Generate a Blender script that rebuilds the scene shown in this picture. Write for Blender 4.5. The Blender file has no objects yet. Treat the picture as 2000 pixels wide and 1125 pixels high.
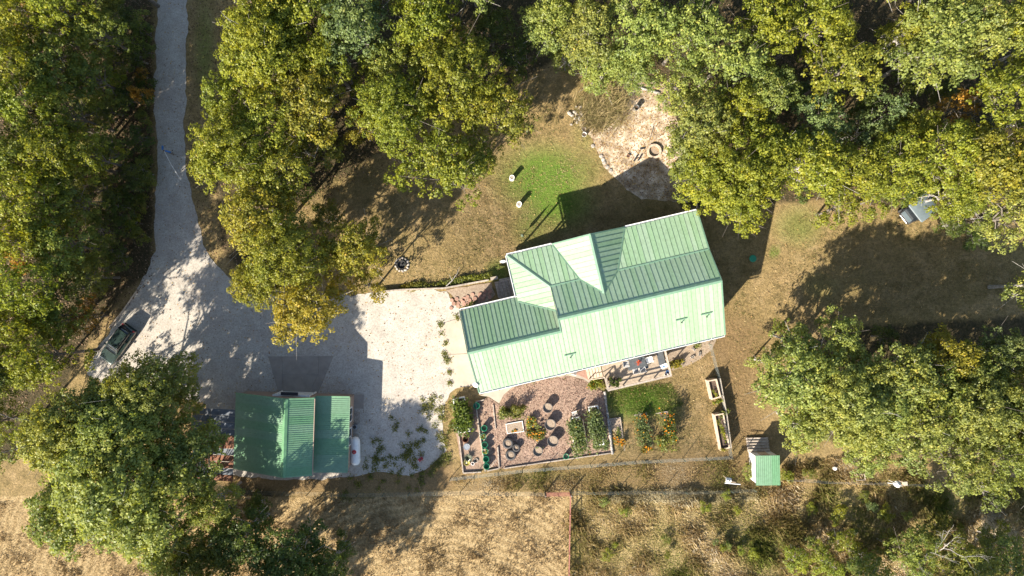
import bpy, math, random
import numpy as np
from mathutils import Vector, Matrix, geometry, noise

S = bpy.context.scene
C = S.collection
R_ = math.radians

# ------------------------------------------------------------------ camera, sky, sun, exposure
CAM_H = 72.0            # drone height above the driveway, metres
M_PX = 0.05             # metres per photo pixel on the driveway (z = 0)
cam_d = bpy.data.cameras.new('camera')
cam = bpy.data.objects.new('camera', cam_d)
C.objects.link(cam)
cam.location = (0, 0, CAM_H)
cam.rotation_euler = (0, 0, 0)
cam_d.sensor_width = 36
cam_d.lens = 36 * CAM_H / (2000 * M_PX)
cam_d.clip_end = 2000
S.camera = cam

SUN_EL, SUN_AZ = 33.0, 220.3
w = bpy.data.worlds.new('World')
S.world = w
w.use_nodes = True
nt = w.node_tree
bg = nt.nodes['Background']
sky = nt.nodes.new('ShaderNodeTexSky')
sky.sky_type = 'NISHITA'
sky.sun_disc = False
sky.sun_elevation = R_(SUN_EL)
sky.sun_rotation = R_(SUN_AZ)
sky.altitude = 200
nt.links.new(sky.outputs[0], bg.inputs[0])
bg.inputs[1].default_value = 0.086
sun_d = bpy.data.lights.new('sun', 'SUN')
sun_d.energy = 5.0
sun_d.angle = R_(0.55)
sun_d.color = (1.0, 0.92, 0.79)
sun = bpy.data.objects.new('sun', sun_d)
C.objects.link(sun)
to_sun = Vector((math.sin(R_(SUN_AZ)) * math.cos(R_(SUN_EL)), math.cos(R_(SUN_AZ)) * math.cos(R_(SUN_EL)), math.sin(R_(SUN_EL))))
sun.rotation_euler = (-to_sun).to_track_quat('-Z', 'Y').to_euler()
S.view_settings.view_transform = 'Standard'
S.view_settings.look = 'None'
S.view_settings.exposure = 1.55
S.view_settings.gamma = 1.0
S.cycles.max_bounces = 6
S.cycles.transparent_max_bounces = 8

# ------------------------------------------------------------------ where things are
def gz(x, y):
    """ground height: level drive in the west, falling gently to the east and north lawns"""
    d = (x + 5) * .75 + y * .65
    t = np.clip(d / 13.0, 0, 1)
    return -1.7 * t * t * (3 - 2 * t)

def W(px, py, z=0.0):
    k = (CAM_H - z) / CAM_H * M_PX
    return ((px - 1000) * k, (562.5 - py) * k)

def G(px, py, h=0.0):
    """point on the ground (plus h) seen at a photo pixel"""
    z = 0.0
    for _ in range(4):
        x, y = W(px, py, z + h)
        z = float(gz(x, y))
    return Vector((x, y, z + h))

def Gw(px, py, h=0.0):
    return G(px, py) + Vector((0, 0, h))

# ------------------------------------------------------------------ materials
MATS = {}
def node(nt, kind, **kw):
    n = nt.nodes.new(kind)
    for k, v in kw.items():
        if k.startswith('i_'):
            n.inputs[k[2:].replace('_', ' ')].default_value = v
        else:
            setattr(n, k, v)
    return n

def ramp(nt, stops, src=None):
    r = nt.nodes.new('ShaderNodeValToRGB')
    el = r.color_ramp.elements
    while len(el) < len(stops):
        el.new(0.5)
    for e, (p, c) in zip(el, stops):
        e.position = p
        e.color = (*c, 1) if len(c) == 3 else c
    if src is not None:
        nt.links.new(src, r.inputs[0])
    return r

def noise_n(nt, co, scale, detail=4, rough=.6, dist=0):
    n = nt.nodes.new('ShaderNodeTexNoise')
    n.inputs['Scale'].default_value = scale
    n.inputs['Detail'].default_value = detail
    n.inputs['Roughness'].default_value = rough
    n.inputs['Distortion'].default_value = dist
    nt.links.new(co, n.inputs['Vector'])
    return n.outputs['Fac']

def mixc(nt, f, a, b, blend='MIX'):
    m = nt.nodes.new('ShaderNodeMix')
    m.data_type = 'RGBA'
    m.blend_type = blend
    for s, v in ((0, f), (6, a), (7, b)):
        if hasattr(v, 'type') or hasattr(v, 'links'):
            nt.links.new(v, m.inputs[s])
        elif isinstance(v, (int, float)):
            m.inputs[s].default_value = v
        else:
            m.inputs[s].default_value = (*v, 1)
    return m.outputs[2]

def math_n(nt, op, a, b=None, clamp=False):
    m = nt.nodes.new('ShaderNodeMath')
    m.operation = op
    m.use_clamp = clamp
    for i, v in enumerate((a, b)):
        if v is None:
            continue
        if isinstance(v, (int, float)):
            m.inputs[i].default_value = v
        else:
            nt.links.new(v, m.inputs[i])
    return m.outputs[0]

def new_mat(name):
    m = bpy.data.materials.new(name)
    m.use_nodes = True
    nt = m.node_tree
    return m, nt, nt.nodes['Principled BSDF']

def bump(nt, b, h, strength=.4, dist=.05):
    bn = nt.nodes.new('ShaderNodeBump')
    bn.inputs['Strength'].default_value = strength
    bn.inputs['Distance'].default_value = dist
    nt.links.new(h, bn.inputs['Height'])
    nt.links.new(bn.outputs[0], b.inputs['Normal'])

def pm(name, c1, c2=None, scale=3.0, rough=.7, metal=0.0, bmp=0.0, rnd=0.0, detail=5, lo=.35, hi=.65):
    """plain procedural material: two tones in a noise, per-object brightness, optional relief"""
    if name in MATS:
        return MATS[name]
    m, nt, b = new_mat(name)
    c2 = c2 or tuple(v * .72 for v in c1)
    co = nt.nodes.new('ShaderNodeNewGeometry').outputs['Position']
    f = noise_n(nt, co, scale, detail)
    col = ramp(nt, [(lo, c2), (hi, c1)], f).outputs[0]
    if rnd:
        oi = nt.nodes.new('ShaderNodeObjectInfo')
        v = math_n(nt, 'MULTIPLY_ADD', oi.outputs['Random'], rnd)
        v.node.inputs[2].default_value = 1 - rnd / 2
        hs = nt.nodes.new('ShaderNodeHueSaturation')
        nt.links.new(v, hs.inputs['Value'])
        nt.links.new(col, hs.inputs['Color'])
        col = hs.outputs[0]
    nt.links.new(col, b.inputs['Base Color'])
    b.inputs['Roughness'].default_value = rough
    b.inputs['Metallic'].default_value = metal
    if bmp:
        bump(nt, b, noise_n(nt, co, scale * 4, 4), bmp, .03)
    MATS[name] = m
    return m

# ------------------------------------------------------------------ mesh helper
class MB:
    def __init__(self):
        self.v, self.f, self.sm = [], [], False
    def add(self, vs, fs):
        o = len(self.v)
        self.v += [tuple(p) for p in vs]
        self.f += [tuple(i + o for i in f) for f in fs]
        return self
    def box(self, c, size, rz=0.0, M=None):
        sx, sy, sz = (s / 2 for s in size)
        ps = [Vector((x, y, z)) for z in (-sz, sz) for x, y in ((-sx, -sy), (sx, -sy), (sx, sy), (-sx, sy))]
        rot = M if M is not None else Matrix.Rotation(rz, 3, 'Z')
        ps = [rot @ p + Vector(c) for p in ps]
        return self.add(ps, [(3, 2, 1, 0), (4, 5, 6, 7), (0, 1, 5, 4), (1, 2, 6, 5), (2, 3, 7, 6), (3, 0, 4, 7)])
    def bar(self, p0, p1, wid, hgt, up=(0, 0, 1)):
        p0, p1 = Vector(p0), Vector(p1)
        d = p1 - p0
        L = d.length
        x = d.normalized()
        u = Vector(up)
        if abs(x.dot(u)) > .98:
            u = Vector((1, 0, 0))
        y = u.cross(x).normalized()
        z = x.cross(y)
        M = Matrix((x, y, z)).transposed()
        return self.box((p0 + p1) / 2, (L, wid, hgt), M=M)
    def prism(self, poly, z0, z1):
        n = len(poly)
        a = sum(poly[i][0] * poly[(i + 1) % n][1] - poly[(i + 1) % n][0] * poly[i][1] for i in range(n))
        if a < 0:
            poly = poly[::-1]
        g = (lambda z, p: z(p[0], p[1]) if callable(z) else z)
        vs = [(p[0], p[1], g(z0, p)) for p in poly] + [(p[0], p[1], g(z1, p)) for p in poly]
        fs = [tuple(range(n - 1, -1, -1)), tuple(range(n, 2 * n))]
        fs += [(i, (i + 1) % n, n + (i + 1) % n, n + i) for i in range(n)]
        return self.add(vs, fs)
    def tube(self, path, rad, n=8, cap=True):
        path = [Vector(p) for p in path]
        m = len(path)
        rads = rad if hasattr(rad, '__len__') else [rad] * m
        vs, fs = [], []
        prev = None
        for i, p in enumerate(path):
            d = (path[min(i + 1, m - 1)] - path[max(i - 1, 0)]).normalized()
            u = prev if prev is not None else (Vector((0, 0, 1)) if abs(d.z) < .9 else Vector((1, 0, 0)))
            s = d.cross(u)
            if s.length < 1e-4:
                s = d.cross(Vector((0, 1, 0)))
            s.normalize()
            t = s.cross(d)
            prev = t
            for k in range(n):
                a = 2 * math.pi * k / n
                vs.append(p + (s * math.cos(a) + t * math.sin(a)) * rads[i])
        for i in range(m - 1):
            for k in range(n):
                k2 = (k + 1) % n
                fs.append((i * n + k, i * n + k2, (i + 1) * n + k2, (i + 1) * n + k))
        if cap:
            fs.append(tuple(range(n - 1, -1, -1)))
            fs.append(tuple((m - 1) * n + k for k in range(n)))
        return self.add(vs, fs)
    def lathe(self, prof, n=20, c=(0, 0, 0), close=False):
        vs, fs = [], []
        for r, z in prof:
            for k in range(n):
                a = 2 * math.pi * k / n
                vs.append((c[0] + r * math.cos(a), c[1] + r * math.sin(a), c[2] + z))
        m = len(prof)
        for i in range(m - 1 if not close else m):
            j = (i + 1) % m
            for k in range(n):
                k2 = (k + 1) % n
                fs.append((i * n + k, i * n + k2, j * n + k2, j * n + k))
        if not close:
            if prof[0][0] > 1e-4:
                fs.append(tuple(range(n - 1, -1, -1)))
            if prof[-1][0] > 1e-4:
                fs.append(tuple((m - 1) * n + k for k in range(n)))
        return self.add(vs, fs)
    def mesh(self, name, mat):
        me = bpy.data.meshes.new(name)
        me.from_pydata(self.v, [], self.f)
        me.materials.append(mat)
        if self.sm:
            me.polygons.foreach_set('use_smooth', [True] * len(me.polygons))
        me.update()
        return me
    def build(self, name, mat, parent=None, smooth=False, loc=None, rz=None):
        self.sm = smooth
        o = bpy.data.objects.new(name, self.mesh(name, mat))
        C.objects.link(o)
        if parent is not None:
            o.parent = parent
        if loc is not None:
            o.location = loc
        if rz is not None:
            o.rotation_euler = (0, 0, rz)
        return o

def tag(o, label=None, cat=None, group=None, kind=None):
    for k, v in (('label', label), ('category', cat), ('group', group), ('kind', kind)):
        if v:
            o[k] = v
    return o

def thing(name, label, cat, loc=(0, 0, 0), rz=0.0, group=None):
    o = bpy.data.objects.new(name, None)
    o.empty_display_size = .3
    C.objects.link(o)
    o.location = loc
    o.rotation_euler = (0, 0, rz)
    return tag(o, label, cat, group)

def copy_tree(o, parent=None):
    c = o.copy()
    C.objects.link(c)
    c.parent = parent
    for ch in list(o.children):
        copy_tree(ch, c)
    return c

def fast_mesh(name, verts, quads, mat, attrs=None, tris=False):
    """numpy verts (n,3) and faces (m,4) or (m,3) to a mesh, with face attributes"""
    k = 3 if tris else 4
    me = bpy.data.meshes.new(name)
    me.vertices.add(len(verts))
    me.vertices.foreach_set('co', np.asarray(verts, np.float32).ravel())
    nf = len(quads)
    me.loops.add(nf * k)
    me.loops.foreach_set('vertex_index', np.asarray(quads, np.int32).ravel())
    me.polygons.add(nf)
    me.polygons.foreach_set('loop_start', np.arange(nf, dtype=np.int32) * k)
    me.update(calc_edges=True)
    me.materials.append(mat)
    for an, arr in (attrs or {}).items():
        a = me.attributes.new(an, 'FLOAT', 'FACE')
        a.data.foreach_set('value', np.asarray(arr, np.float32))
    return me
# ------------------------------------------------------------------ shared materials
def leaf_material(name, obj_col=True, base=(.1, .1, .02), transl=.44):
    m, nt, b = new_mat(name)
    lv = nt.nodes.new('ShaderNodeAttribute')
    lv.attribute_name = 'lv'
    if obj_col:
        src = nt.nodes.new('ShaderNodeObjectInfo').outputs['Color']
    else:
        rgb = nt.nodes.new('ShaderNodeRGB')
        rgb.outputs[0].default_value = (*base, 1)
        src = rgb.outputs[0]
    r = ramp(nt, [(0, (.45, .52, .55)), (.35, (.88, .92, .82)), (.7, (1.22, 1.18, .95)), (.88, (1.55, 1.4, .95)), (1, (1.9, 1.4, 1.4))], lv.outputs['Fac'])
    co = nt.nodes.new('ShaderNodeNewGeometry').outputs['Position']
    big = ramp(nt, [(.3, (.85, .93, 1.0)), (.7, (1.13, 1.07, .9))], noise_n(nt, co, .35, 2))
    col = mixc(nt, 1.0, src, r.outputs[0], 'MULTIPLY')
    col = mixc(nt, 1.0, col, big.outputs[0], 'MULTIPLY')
    nt.links.new(col, b.inputs['Base Color'])
    b.inputs['Roughness'].default_value = .5
    b.inputs['Specular IOR Level'].default_value = .35
    tr = nt.nodes.new('ShaderNodeBsdfTranslucent')
    tc = mixc(nt, 1.0, col, (1.25, 1.2, .55), 'MULTIPLY')
    nt.links.new(tc, tr.inputs['Color'])
    mx = nt.nodes.new('ShaderNodeMixShader')
    mx.inputs[0].default_value = transl
    nt.links.new(b.outputs[0], mx.inputs[1])
    nt.links.new(tr.outputs[0], mx.inputs[2])
    nt.links.new(mx.outputs[0], nt.nodes['Material Output'].inputs[0])
    return m

def ramp_attr_material(name, stops, rough=.8, transl=0.0):
    """small loose pieces (leaves, blades) coloured one by one by the face attribute lv"""
    m, nt, b = new_mat(name)
    lv = nt.nodes.new('ShaderNodeAttribute')
    lv.attribute_name = 'lv'
    col = ramp(nt, stops, lv.outputs['Fac']).outputs[0]
    nt.links.new(col, b.inputs['Base Color'])
    b.inputs['Roughness'].default_value = rough
    b.inputs['Specular IOR Level'].default_value = .2
    if transl:
        tr = nt.nodes.new('ShaderNodeBsdfTranslucent')
        nt.links.new(col, tr.inputs['Color'])
        mx = nt.nodes.new('ShaderNodeMixShader')
        mx.inputs[0].default_value = transl
        nt.links.new(b.outputs[0], mx.inputs[1])
        nt.links.new(tr.outputs[0], mx.inputs[2])
        nt.links.new(mx.outputs[0], nt.nodes['Material Output'].inputs[0])
    return m

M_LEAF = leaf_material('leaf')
M_BARK = pm('bark', (.20, .17, .14), (.10, .085, .07), 6, .9, bmp=.5)
M_PALEBARK = pm('pale_bark', (.42, .39, .35), (.2, .18, .16), 5, .85, bmp=.4)
M_TIMBER = pm('weathered_timber', (.42, .36, .29), (.25, .2, .16), 5, .85, bmp=.3, rnd=.25)
M_PALETIMBER = pm('sawn_timber', (.55, .44, .33), (.38, .29, .2), 5, .8, bmp=.2, rnd=.2)
M_DECK = pm('deck_wood', (.36, .285, .205), (.26, .20, .14), 4, .75, bmp=.2, rnd=.3)
M_CONC = pm('concrete', (.39, .33, .26), (.33, .28, .22), 1.2, .85, bmp=.15, rnd=.08)
M_CONC2 = pm('grey_concrete', (.28, .245, .205), (.22, .19, .16), 1.1, .85, bmp=.15, rnd=.12)
M_WHITE = pm('white_paint', (.78, .77, .74), (.66, .65, .62), 4, .5)
M_SOIL = pm('soil', (.12, .08, .055), (.06, .04, .03), 9, .95, bmp=.6)
M_DRYSOIL = pm('dry_soil', (.33, .26, .19), (.2, .145, .1), 9, .95, bmp=.5)
M_BLACK = pm('black_rubber', (.03, .03, .03), (.018, .018, .018), 20, .75)
M_TYRE = pm('worn_tyre', (.075, .07, .068), (.04, .038, .037), 14, .85, bmp=.3)
M_DARKMETAL = pm('dark_metal', (.05, .05, .055), (.03, .03, .033), 8, .5, .4)
M_GALV = pm('galvanised_metal', (.42, .44, .45), (.3, .32, .33), 6, .4, .7)
M_GALVB = pm('bluish_sheet', (.15, .17, .2), (.1, .11, .125), 3, .55, rnd=.3)
M_RUST = pm('rusty_metal', (.24, .10, .05), (.12, .055, .035), 6, .85, bmp=.3)
M_POT = pm('green_plastic', (.015, .23, .115), (.011, .17, .085), 6, .4, rnd=.2)
M_BRICK = pm('brick_paver', (.37, .22, .16), (.25, .14, .1), 7, .9, bmp=.3, rnd=.4)
M_STONE = pm('field_stone', (.42, .38, .33), (.22, .19, .16), 5, .9, bmp=.5, rnd=.5)
M_SIDING = pm('tan_siding', (.34, .245, .185), (.30, .215, .165), 2, .7)
M_CREAM = pm('cream_siding', (.42, .37, .30), (.38, .335, .27), 2, .7)
M_GLASS = pm('dark_glass', (.02, .025, .03), (.012, .015, .018), 3, .08)
M_RED = pm('red_paint', (.42, .03, .035), (.3, .02, .025), 6, .5)
M_BLUE = pm('blue_plastic', (.05, .2, .5), (.035, .15, .4), 6, .5)
M_FLOWER = ramp_attr_material('orange_blossom', [(0, (.5, .12, .01)), (.5, (.62, .2, .01)), (1, (.7, .36, .02))], transl=.2)

def roof_material(name, c, c2, rough):
    m, nt, b = new_mat(name)
    oi = nt.nodes.new('ShaderNodeObjectInfo')
    co = nt.nodes.new('ShaderNodeNewGeometry').outputs['Position']
    f = noise_n(nt, co, .5, 5)
    col = ramp(nt, [(.3, c2), (.7, c)], f).outputs[0]
    v = math_n(nt, 'MULTIPLY_ADD', oi.outputs['Random'], .09)
    v.node.inputs[2].default_value = .955
    sa = math_n(nt, 'MULTIPLY_ADD', oi.outputs['Random'], -.3)
    sa.node.inputs[2].default_value = 1.12
    hs = nt.nodes.new('ShaderNodeHueSaturation')
    nt.links.new(v, hs.inputs['Value'])
    nt.links.new(sa, hs.inputs['Saturation'])
    nt.links.new(col, hs.inputs['Color'])
    streak = noise_n(nt, co, 3.5, 6, .7)
    dirt = ramp(nt, [(.3, (.8, .8, .77)), (.55, (1, 1, 1))], streak).outputs[0]
    nt.links.new(mixc(nt, 1.0, hs.outputs[0], dirt, 'MULTIPLY'), b.inputs['Base Color'])
    b.inputs['Roughness'].default_value = rough
    b.inputs['Metallic'].default_value = .0
    b.inputs['Specular IOR Level'].default_value = .5
    return m
M_ROOF = roof_material('mint_metal_roof', (.265, .385, .235), (.24, .35, .212), .42)
M_ROOF2 = roof_material('green_metal_roof', (.150, .285, .160), (.128, .25, .14), .42)
M_ROOFTRIM = pm('roof_trim', (.13, .22, .15), (.1, .18, .12), 3, .45)
# ------------------------------------------------------------------ the ground and what lies on it
def poly_sd(X, Y, poly):
    """signed distance (positive inside) of points to a polygon, numpy"""
    P = np.array(poly, float)
    n = len(P)
    d = np.full(X.shape, 1e18)
    ins = np.zeros(X.shape, bool)
    for i in range(n):
        a, b = P[i], P[(i + 1) % n]
        e = b - a
        t = np.clip(((X - a[0]) * e[0] + (Y - a[1]) * e[1]) / max(e @ e, 1e-9), 0, 1)
        d = np.minimum(d, (X - a[0] - t * e[0]) ** 2 + (Y - a[1] - t * e[1]) ** 2)
        c = ((a[1] > Y) != (b[1] > Y)) & (X < (b[0] - a[0]) * (Y - a[1]) / (b[1] - a[1] + 1e-12) + a[0])
        ins ^= c
    d = np.sqrt(d)
    return np.where(ins, d, -d)

def smooth(v, lo, hi):
    t = np.clip((v - lo) / (hi - lo), 0, 1)
    return t * t * (3 - 2 * t)

def to_px(X, Y, Z):
    k = CAM_H / (CAM_H - Z) / M_PX
    return 1000 + X * k, 562.5 - Y * k

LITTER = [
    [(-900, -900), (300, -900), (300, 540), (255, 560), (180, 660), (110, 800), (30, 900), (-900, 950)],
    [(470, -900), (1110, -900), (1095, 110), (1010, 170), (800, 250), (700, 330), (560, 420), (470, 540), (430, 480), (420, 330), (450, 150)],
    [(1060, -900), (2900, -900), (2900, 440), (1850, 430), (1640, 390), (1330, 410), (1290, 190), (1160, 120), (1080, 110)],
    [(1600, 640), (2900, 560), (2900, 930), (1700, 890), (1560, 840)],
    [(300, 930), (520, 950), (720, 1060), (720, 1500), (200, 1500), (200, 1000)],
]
HAY = [(-900, 985), (300, 965), (700, 975), (860, 958), (1110, 962), (1108, 1900), (-900, 1900)]
WEED = [(1111, 962), (1300, 958), (1480, 958), (1810, 955), (2900, 930), (2900, 1900), (1111, 1900)]
BROWN = [(1330, 610), (1420, 600), (1500, 640), (1480, 760), (1500, 860), (1460, 950), (900, 960), (1000, 925), (1430, 880), (1390, 720)]
GREENS = [((1065, 350), 95, 70, .9), ((1120, 330), 70, 45, .5), ((1085, 395), 80, 60, .8), ((1040, 440), 50, 60, .5), ((1240, 785), 72, 36, 1.0),
          ((1300, 800), 36, 40, .55), ((1512, 493), 9, 12, .9), ((975, 530), 30, 26, .7), ((1560, 440), 60, 50, .45), ((1100, 930), 170, 10, .5),
          ((1140, 270), 40, 60, .3), ((1450, 880), 40, 40, .25), ((1600, 560), 60, 50, .25), ((1200, 250), 20, 30, .2), ((400, 100), 26, 130, .45)]
DIRT = [(430, 915), (700, 905), (860, 890), (900, 930), (880, 966), (430, 962)]

xs = np.concatenate([[-420, -260, -160, -110, -80], np.arange(-62, 62.01, .5), [80, 110, 160, 260, 420]])
ys = np.concatenate([[-420, -260, -160, -110, -70, -50], np.arange(-38, 38.01, .5), [50, 70, 110, 160, 260, 420]])
GX, GY = np.meshgrid(xs, ys)
rngg = np.random.default_rng(3)
GZ = gz(GX, GY)
PX, PY = to_px(GX, GY, GZ)
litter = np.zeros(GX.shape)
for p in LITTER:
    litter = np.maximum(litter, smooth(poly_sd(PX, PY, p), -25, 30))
hay = smooth(poly_sd(PX, PY, HAY), -8, 8)
weed = smooth(poly_sd(PX, PY, WEED), -8, 8)
brown = np.maximum(smooth(poly_sd(PX, PY, BROWN), -40, 40), smooth(poly_sd(PX, PY, DIRT), -14, 14))
green = np.zeros(GX.shape)
for (cx, cy), rx, ry, a in GREENS:
    green = np.maximum(green, a * np.exp(-(((PX - cx) / rx) ** 2 + ((PY - cy) / ry) ** 2) * 1.1))
nx, ny = len(xs), len(ys)
idx = np.arange(nx * ny).reshape(ny, nx)
quads = np.stack([idx[:-1, :-1], idx[:-1, 1:], idx[1:, 1:], idx[1:, :-1]], -1).reshape(-1, 4)

def ground_material():
    m, nt, b = new_mat('ground')
    def at(n):
        a = nt.nodes.new('ShaderNodeAttribute')
        a.attribute_name = n
        return a.outputs['Fac']
    co = nt.nodes.new('ShaderNodeNewGeometry').outputs['Position']
    big, mid, fine, vfine = noise_n(nt, co, .16, 4), noise_n(nt, co, .9, 5), noise_n(nt, co, 4.5, 5, .7), noise_n(nt, co, 13, 3, .7)
    # dry autumn lawn
    lawn = ramp(nt, [(.30, (.150, .112, .050)), (.5, (.265, .188, .090)), (.72, (.340, .245, .130))], mid).outputs[0]
    lawn = mixc(nt, ramp(nt, [(.35, (0, 0, 0)), (.7, (.6, .6, .6))], big).outputs[0], lawn, (.195, .150, .058))
    spk = ramp(nt, [(.25, (.40, .42, .36)), (.5, (1, 1, 1)), (.75, (1.5, 1.42, 1.3))], fine).outputs[0]
    lawn = mixc(nt, .9, lawn, spk, 'MULTIPLY')
    spk2 = ramp(nt, [(.3, (.45, .45, .45)), (.5, (1, 1, 1)), (.7, (1.45, 1.4, 1.3))], vfine).outputs[0]
    # green grass, where it was watered
    gr = ramp(nt, [(.3, (.07, .125, .018)), (.7, (.145, .215, .036))], fine).outputs[0]
    gf = math_n(nt, 'MULTIPLY', at('green'), math_n(nt, 'ADD', mid, .55), True)
    gf = ramp(nt, [(.15, (0, 0, 0)), (.75, (1, 1, 1))], gf).outputs[0]
    col = mixc(nt, gf, lawn, gr)
    # trodden brown yard
    br = ramp(nt, [(.3, (.135, .088, .042)), (.7, (.235, .155, .078))], fine).outputs[0]
    col = mixc(nt, math_n(nt, 'MULTIPLY', at('brown'), .8), col, br)
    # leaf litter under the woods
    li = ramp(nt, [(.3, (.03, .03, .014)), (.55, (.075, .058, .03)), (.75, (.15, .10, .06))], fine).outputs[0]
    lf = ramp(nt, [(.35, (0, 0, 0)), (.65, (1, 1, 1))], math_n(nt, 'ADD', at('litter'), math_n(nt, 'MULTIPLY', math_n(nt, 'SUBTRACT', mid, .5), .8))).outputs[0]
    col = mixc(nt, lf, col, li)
    # mown hay: pale swaths curving round the field
    sub = nt.nodes.new('ShaderNodeVectorMath'); sub.operation = 'SUBTRACT'
    nt.links.new(co, sub.inputs[0]); sub.inputs[1].default_value = (-7, -40, 0)
    wv = nt.nodes.new('ShaderNodeTexWave'); wv.wave_type = 'RINGS'; wv.rings_direction = 'Z'
    wv.inputs['Scale'].default_value = .42; wv.inputs['Distortion'].default_value = 6
    wv.inputs['Detail'].default_value = 4; wv.inputs['Detail Scale'].default_value = .7
    nt.links.new(sub.outputs[0], wv.inputs['Vector'])
    hc = ramp(nt, [(.2, (.22, .155, .072)), (.55, (.34, .245, .125)), (.9, (.42, .315, .17))], math_n(nt, 'MULTIPLY_ADD', wv.outputs['Fac'], .34)).outputs[0]
    nt.links.new(math_n(nt, 'MULTIPLY', fine, .8), hc.node.inputs[0].links[0].from_node.inputs[2])
    hc = mixc(nt, .8, hc, spk, 'MULTIPLY')
    hf = ramp(nt, [(.4, (0, 0, 0)), (.6, (1, 1, 1))], math_n(nt, 'ADD', at('hay'), math_n(nt, 'MULTIPLY', math_n(nt, 'SUBTRACT', mid, .5), .5))).outputs[0]
    col = mixc(nt, hf, col, hc)
    wc = ramp(nt, [(.3, (.17, .135, .055)), (.55, (.33, .25, .115)), (.75, (.46, .35, .19))], fine).outputs[0]
    col = mixc(nt, at('weed'), col, wc)
    col = mixc(nt, .8, col, spk2, 'MULTIPLY')
    nt.links.new(col, b.inputs['Base Color'])
    b.inputs['Roughness'].default_value = .95
    b.inputs['Specular IOR Level'].default_value = .1
    bump(nt, b, math_n(nt, 'ADD', fine, math_n(nt, 'MULTIPLY', vfine, .6)), .9, .12)
    return m

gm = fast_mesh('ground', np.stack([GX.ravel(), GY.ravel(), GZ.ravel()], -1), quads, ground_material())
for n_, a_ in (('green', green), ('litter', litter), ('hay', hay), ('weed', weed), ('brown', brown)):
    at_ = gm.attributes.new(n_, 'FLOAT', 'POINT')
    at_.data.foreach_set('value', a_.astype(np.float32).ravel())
gm.polygons.foreach_set('use_smooth', [True] * len(gm.polygons))
ground = bpy.data.objects.new('ground', gm)
C.objects.link(ground)
tag(ground, 'dry autumn lawn, woodland floor and mown field around the house', None, None, 'structure')

def sheet(name, poly_px, mat, lift, jitter=.25, step=.5, label=None, grid=1.0, seed=1):
    """a sheet on the ground with a ragged natural edge"""
    rng = random.Random(seed)
    P = [W(*p) for p in poly_px]
    P = [tuple(G(*p)[:2]) for p in poly_px]
    edge = []
    for i, a in enumerate(P):
        b = P[(i + 1) % len(P)]
        L = math.dist(a, b)
        n = max(1, int(L / step))
        for k in range(n):
            t = k / n
            bx_, by_ = a[0] + (b[0] - a[0]) * t, a[1] + (b[1] - a[1]) * t
            o1 = noise.noise((bx_ * .35, by_ * .35, seed * 3.3)) * 1.7 + noise.noise((bx_ * 1.4, by_ * 1.4, seed * 7.1)) * .9 + rng.uniform(-.3, .3)
            nx_, ny_ = -(b[1] - a[1]) / max(L, .01), (b[0] - a[0]) / max(L, .01)
            edge.append(Vector((bx_ + nx_ * o1 * jitter, by_ + ny_ * o1 * jitter)))
    n = len(edge)
    xs_, ys_ = [e.x for e in edge], [e.y for e in edge]
    gx, gy = np.meshgrid(np.arange(min(xs_), max(xs_), grid), np.arange(min(ys_), max(ys_), grid))
    sd = poly_sd(gx, gy, [(e.x, e.y) for e in edge])
    pts = edge + [Vector((float(x), float(y))) for x, y, d in zip(gx.ravel(), gy.ravel(), sd.ravel()) if d > .3]
    r = geometry.delaunay_2d_cdt(pts, [(i, (i + 1) % n) for i in range(n)], [], 1, 1e-4)
    me = bpy.data.meshes.new(name)
    me.from_pydata([(p.x, p.y, float(gz(p.x, p.y)) + lift) for p in r[0]], [], [tuple(f) for f in r[2]])
    if me.polygons and me.polygons[0].normal.z < 0:
        me.flip_normals()
    me.materials.append(mat)
    me.polygons.foreach_set('use_smooth', [True] * len(me.polygons))
    o = bpy.data.objects.new(name, me)
    C.objects.link(o)
    return tag(o, label, None, None, 'structure')

def gravel_material():
    m, nt, b = new_mat('white_gravel')
    co = nt.nodes.new('ShaderNodeNewGeometry').outputs['Position']
    big, mid, fine, vf = noise_n(nt, co, .12, 3), noise_n(nt, co, .8, 4), noise_n(nt, co, 5, 4, .7), noise_n(nt, co, 16, 2, .7)
    col = ramp(nt, [(.3, (.335, .30, .25)), (.6, (.425, .392, .335)), (.8, (.48, .45, .395))], mid).outputs[0]
    col = mixc(nt, ramp(nt, [(.4, (0, 0, 0)), (.7, (.7, .7, .7))], big).outputs[0], col, (.34, .29, .245))
    col = mixc(nt, .75, col, ramp(nt, [(.3, (.66, .64, .62)), (.5, (1, 1, 1)), (.75, (1.2, 1.18, 1.15))], fine).outputs[0], 'MULTIPLY')
    col = mixc(nt, .8, col, ramp(nt, [(.3, (.6, .6, .6)), (.5, (1, 1, 1)), (.7, (1.25, 1.25, 1.25))], vf).outputs[0], 'MULTIPLY')
    nt.links.new(col, b.inputs['Base Color'])
    b.inputs['Roughness'].default_value = .9
    bump(nt, b, vf, .6, .05)
    return m
M_GRAVEL = gravel_material()
GRAVEL = [(306, -900), (306, 0), (303, 150), (304, 300), (306, 420), (305, 490), (290, 530), (262, 575), (225, 630), (190, 680), (170, 730), (220, 760), (330, 770),
          (400, 790), (420, 925), (560, 938), (690, 932), (740, 920), (800, 930), (840, 912), (868, 880), (862, 830), (880, 770), (905, 755), (900, 605), (872, 570),
          (780, 566), (700, 575), (560, 580), (462, 556), (410, 505), (385, 440), (366, 340), (360, 250), (366, 100), (366, 0), (366, -900)]
sheet('gravel_drive', GRAVEL, M_GRAVEL, .03, .16, .3, 'pale gravel lane and yard between the house and the garage', seed=5)

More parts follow.
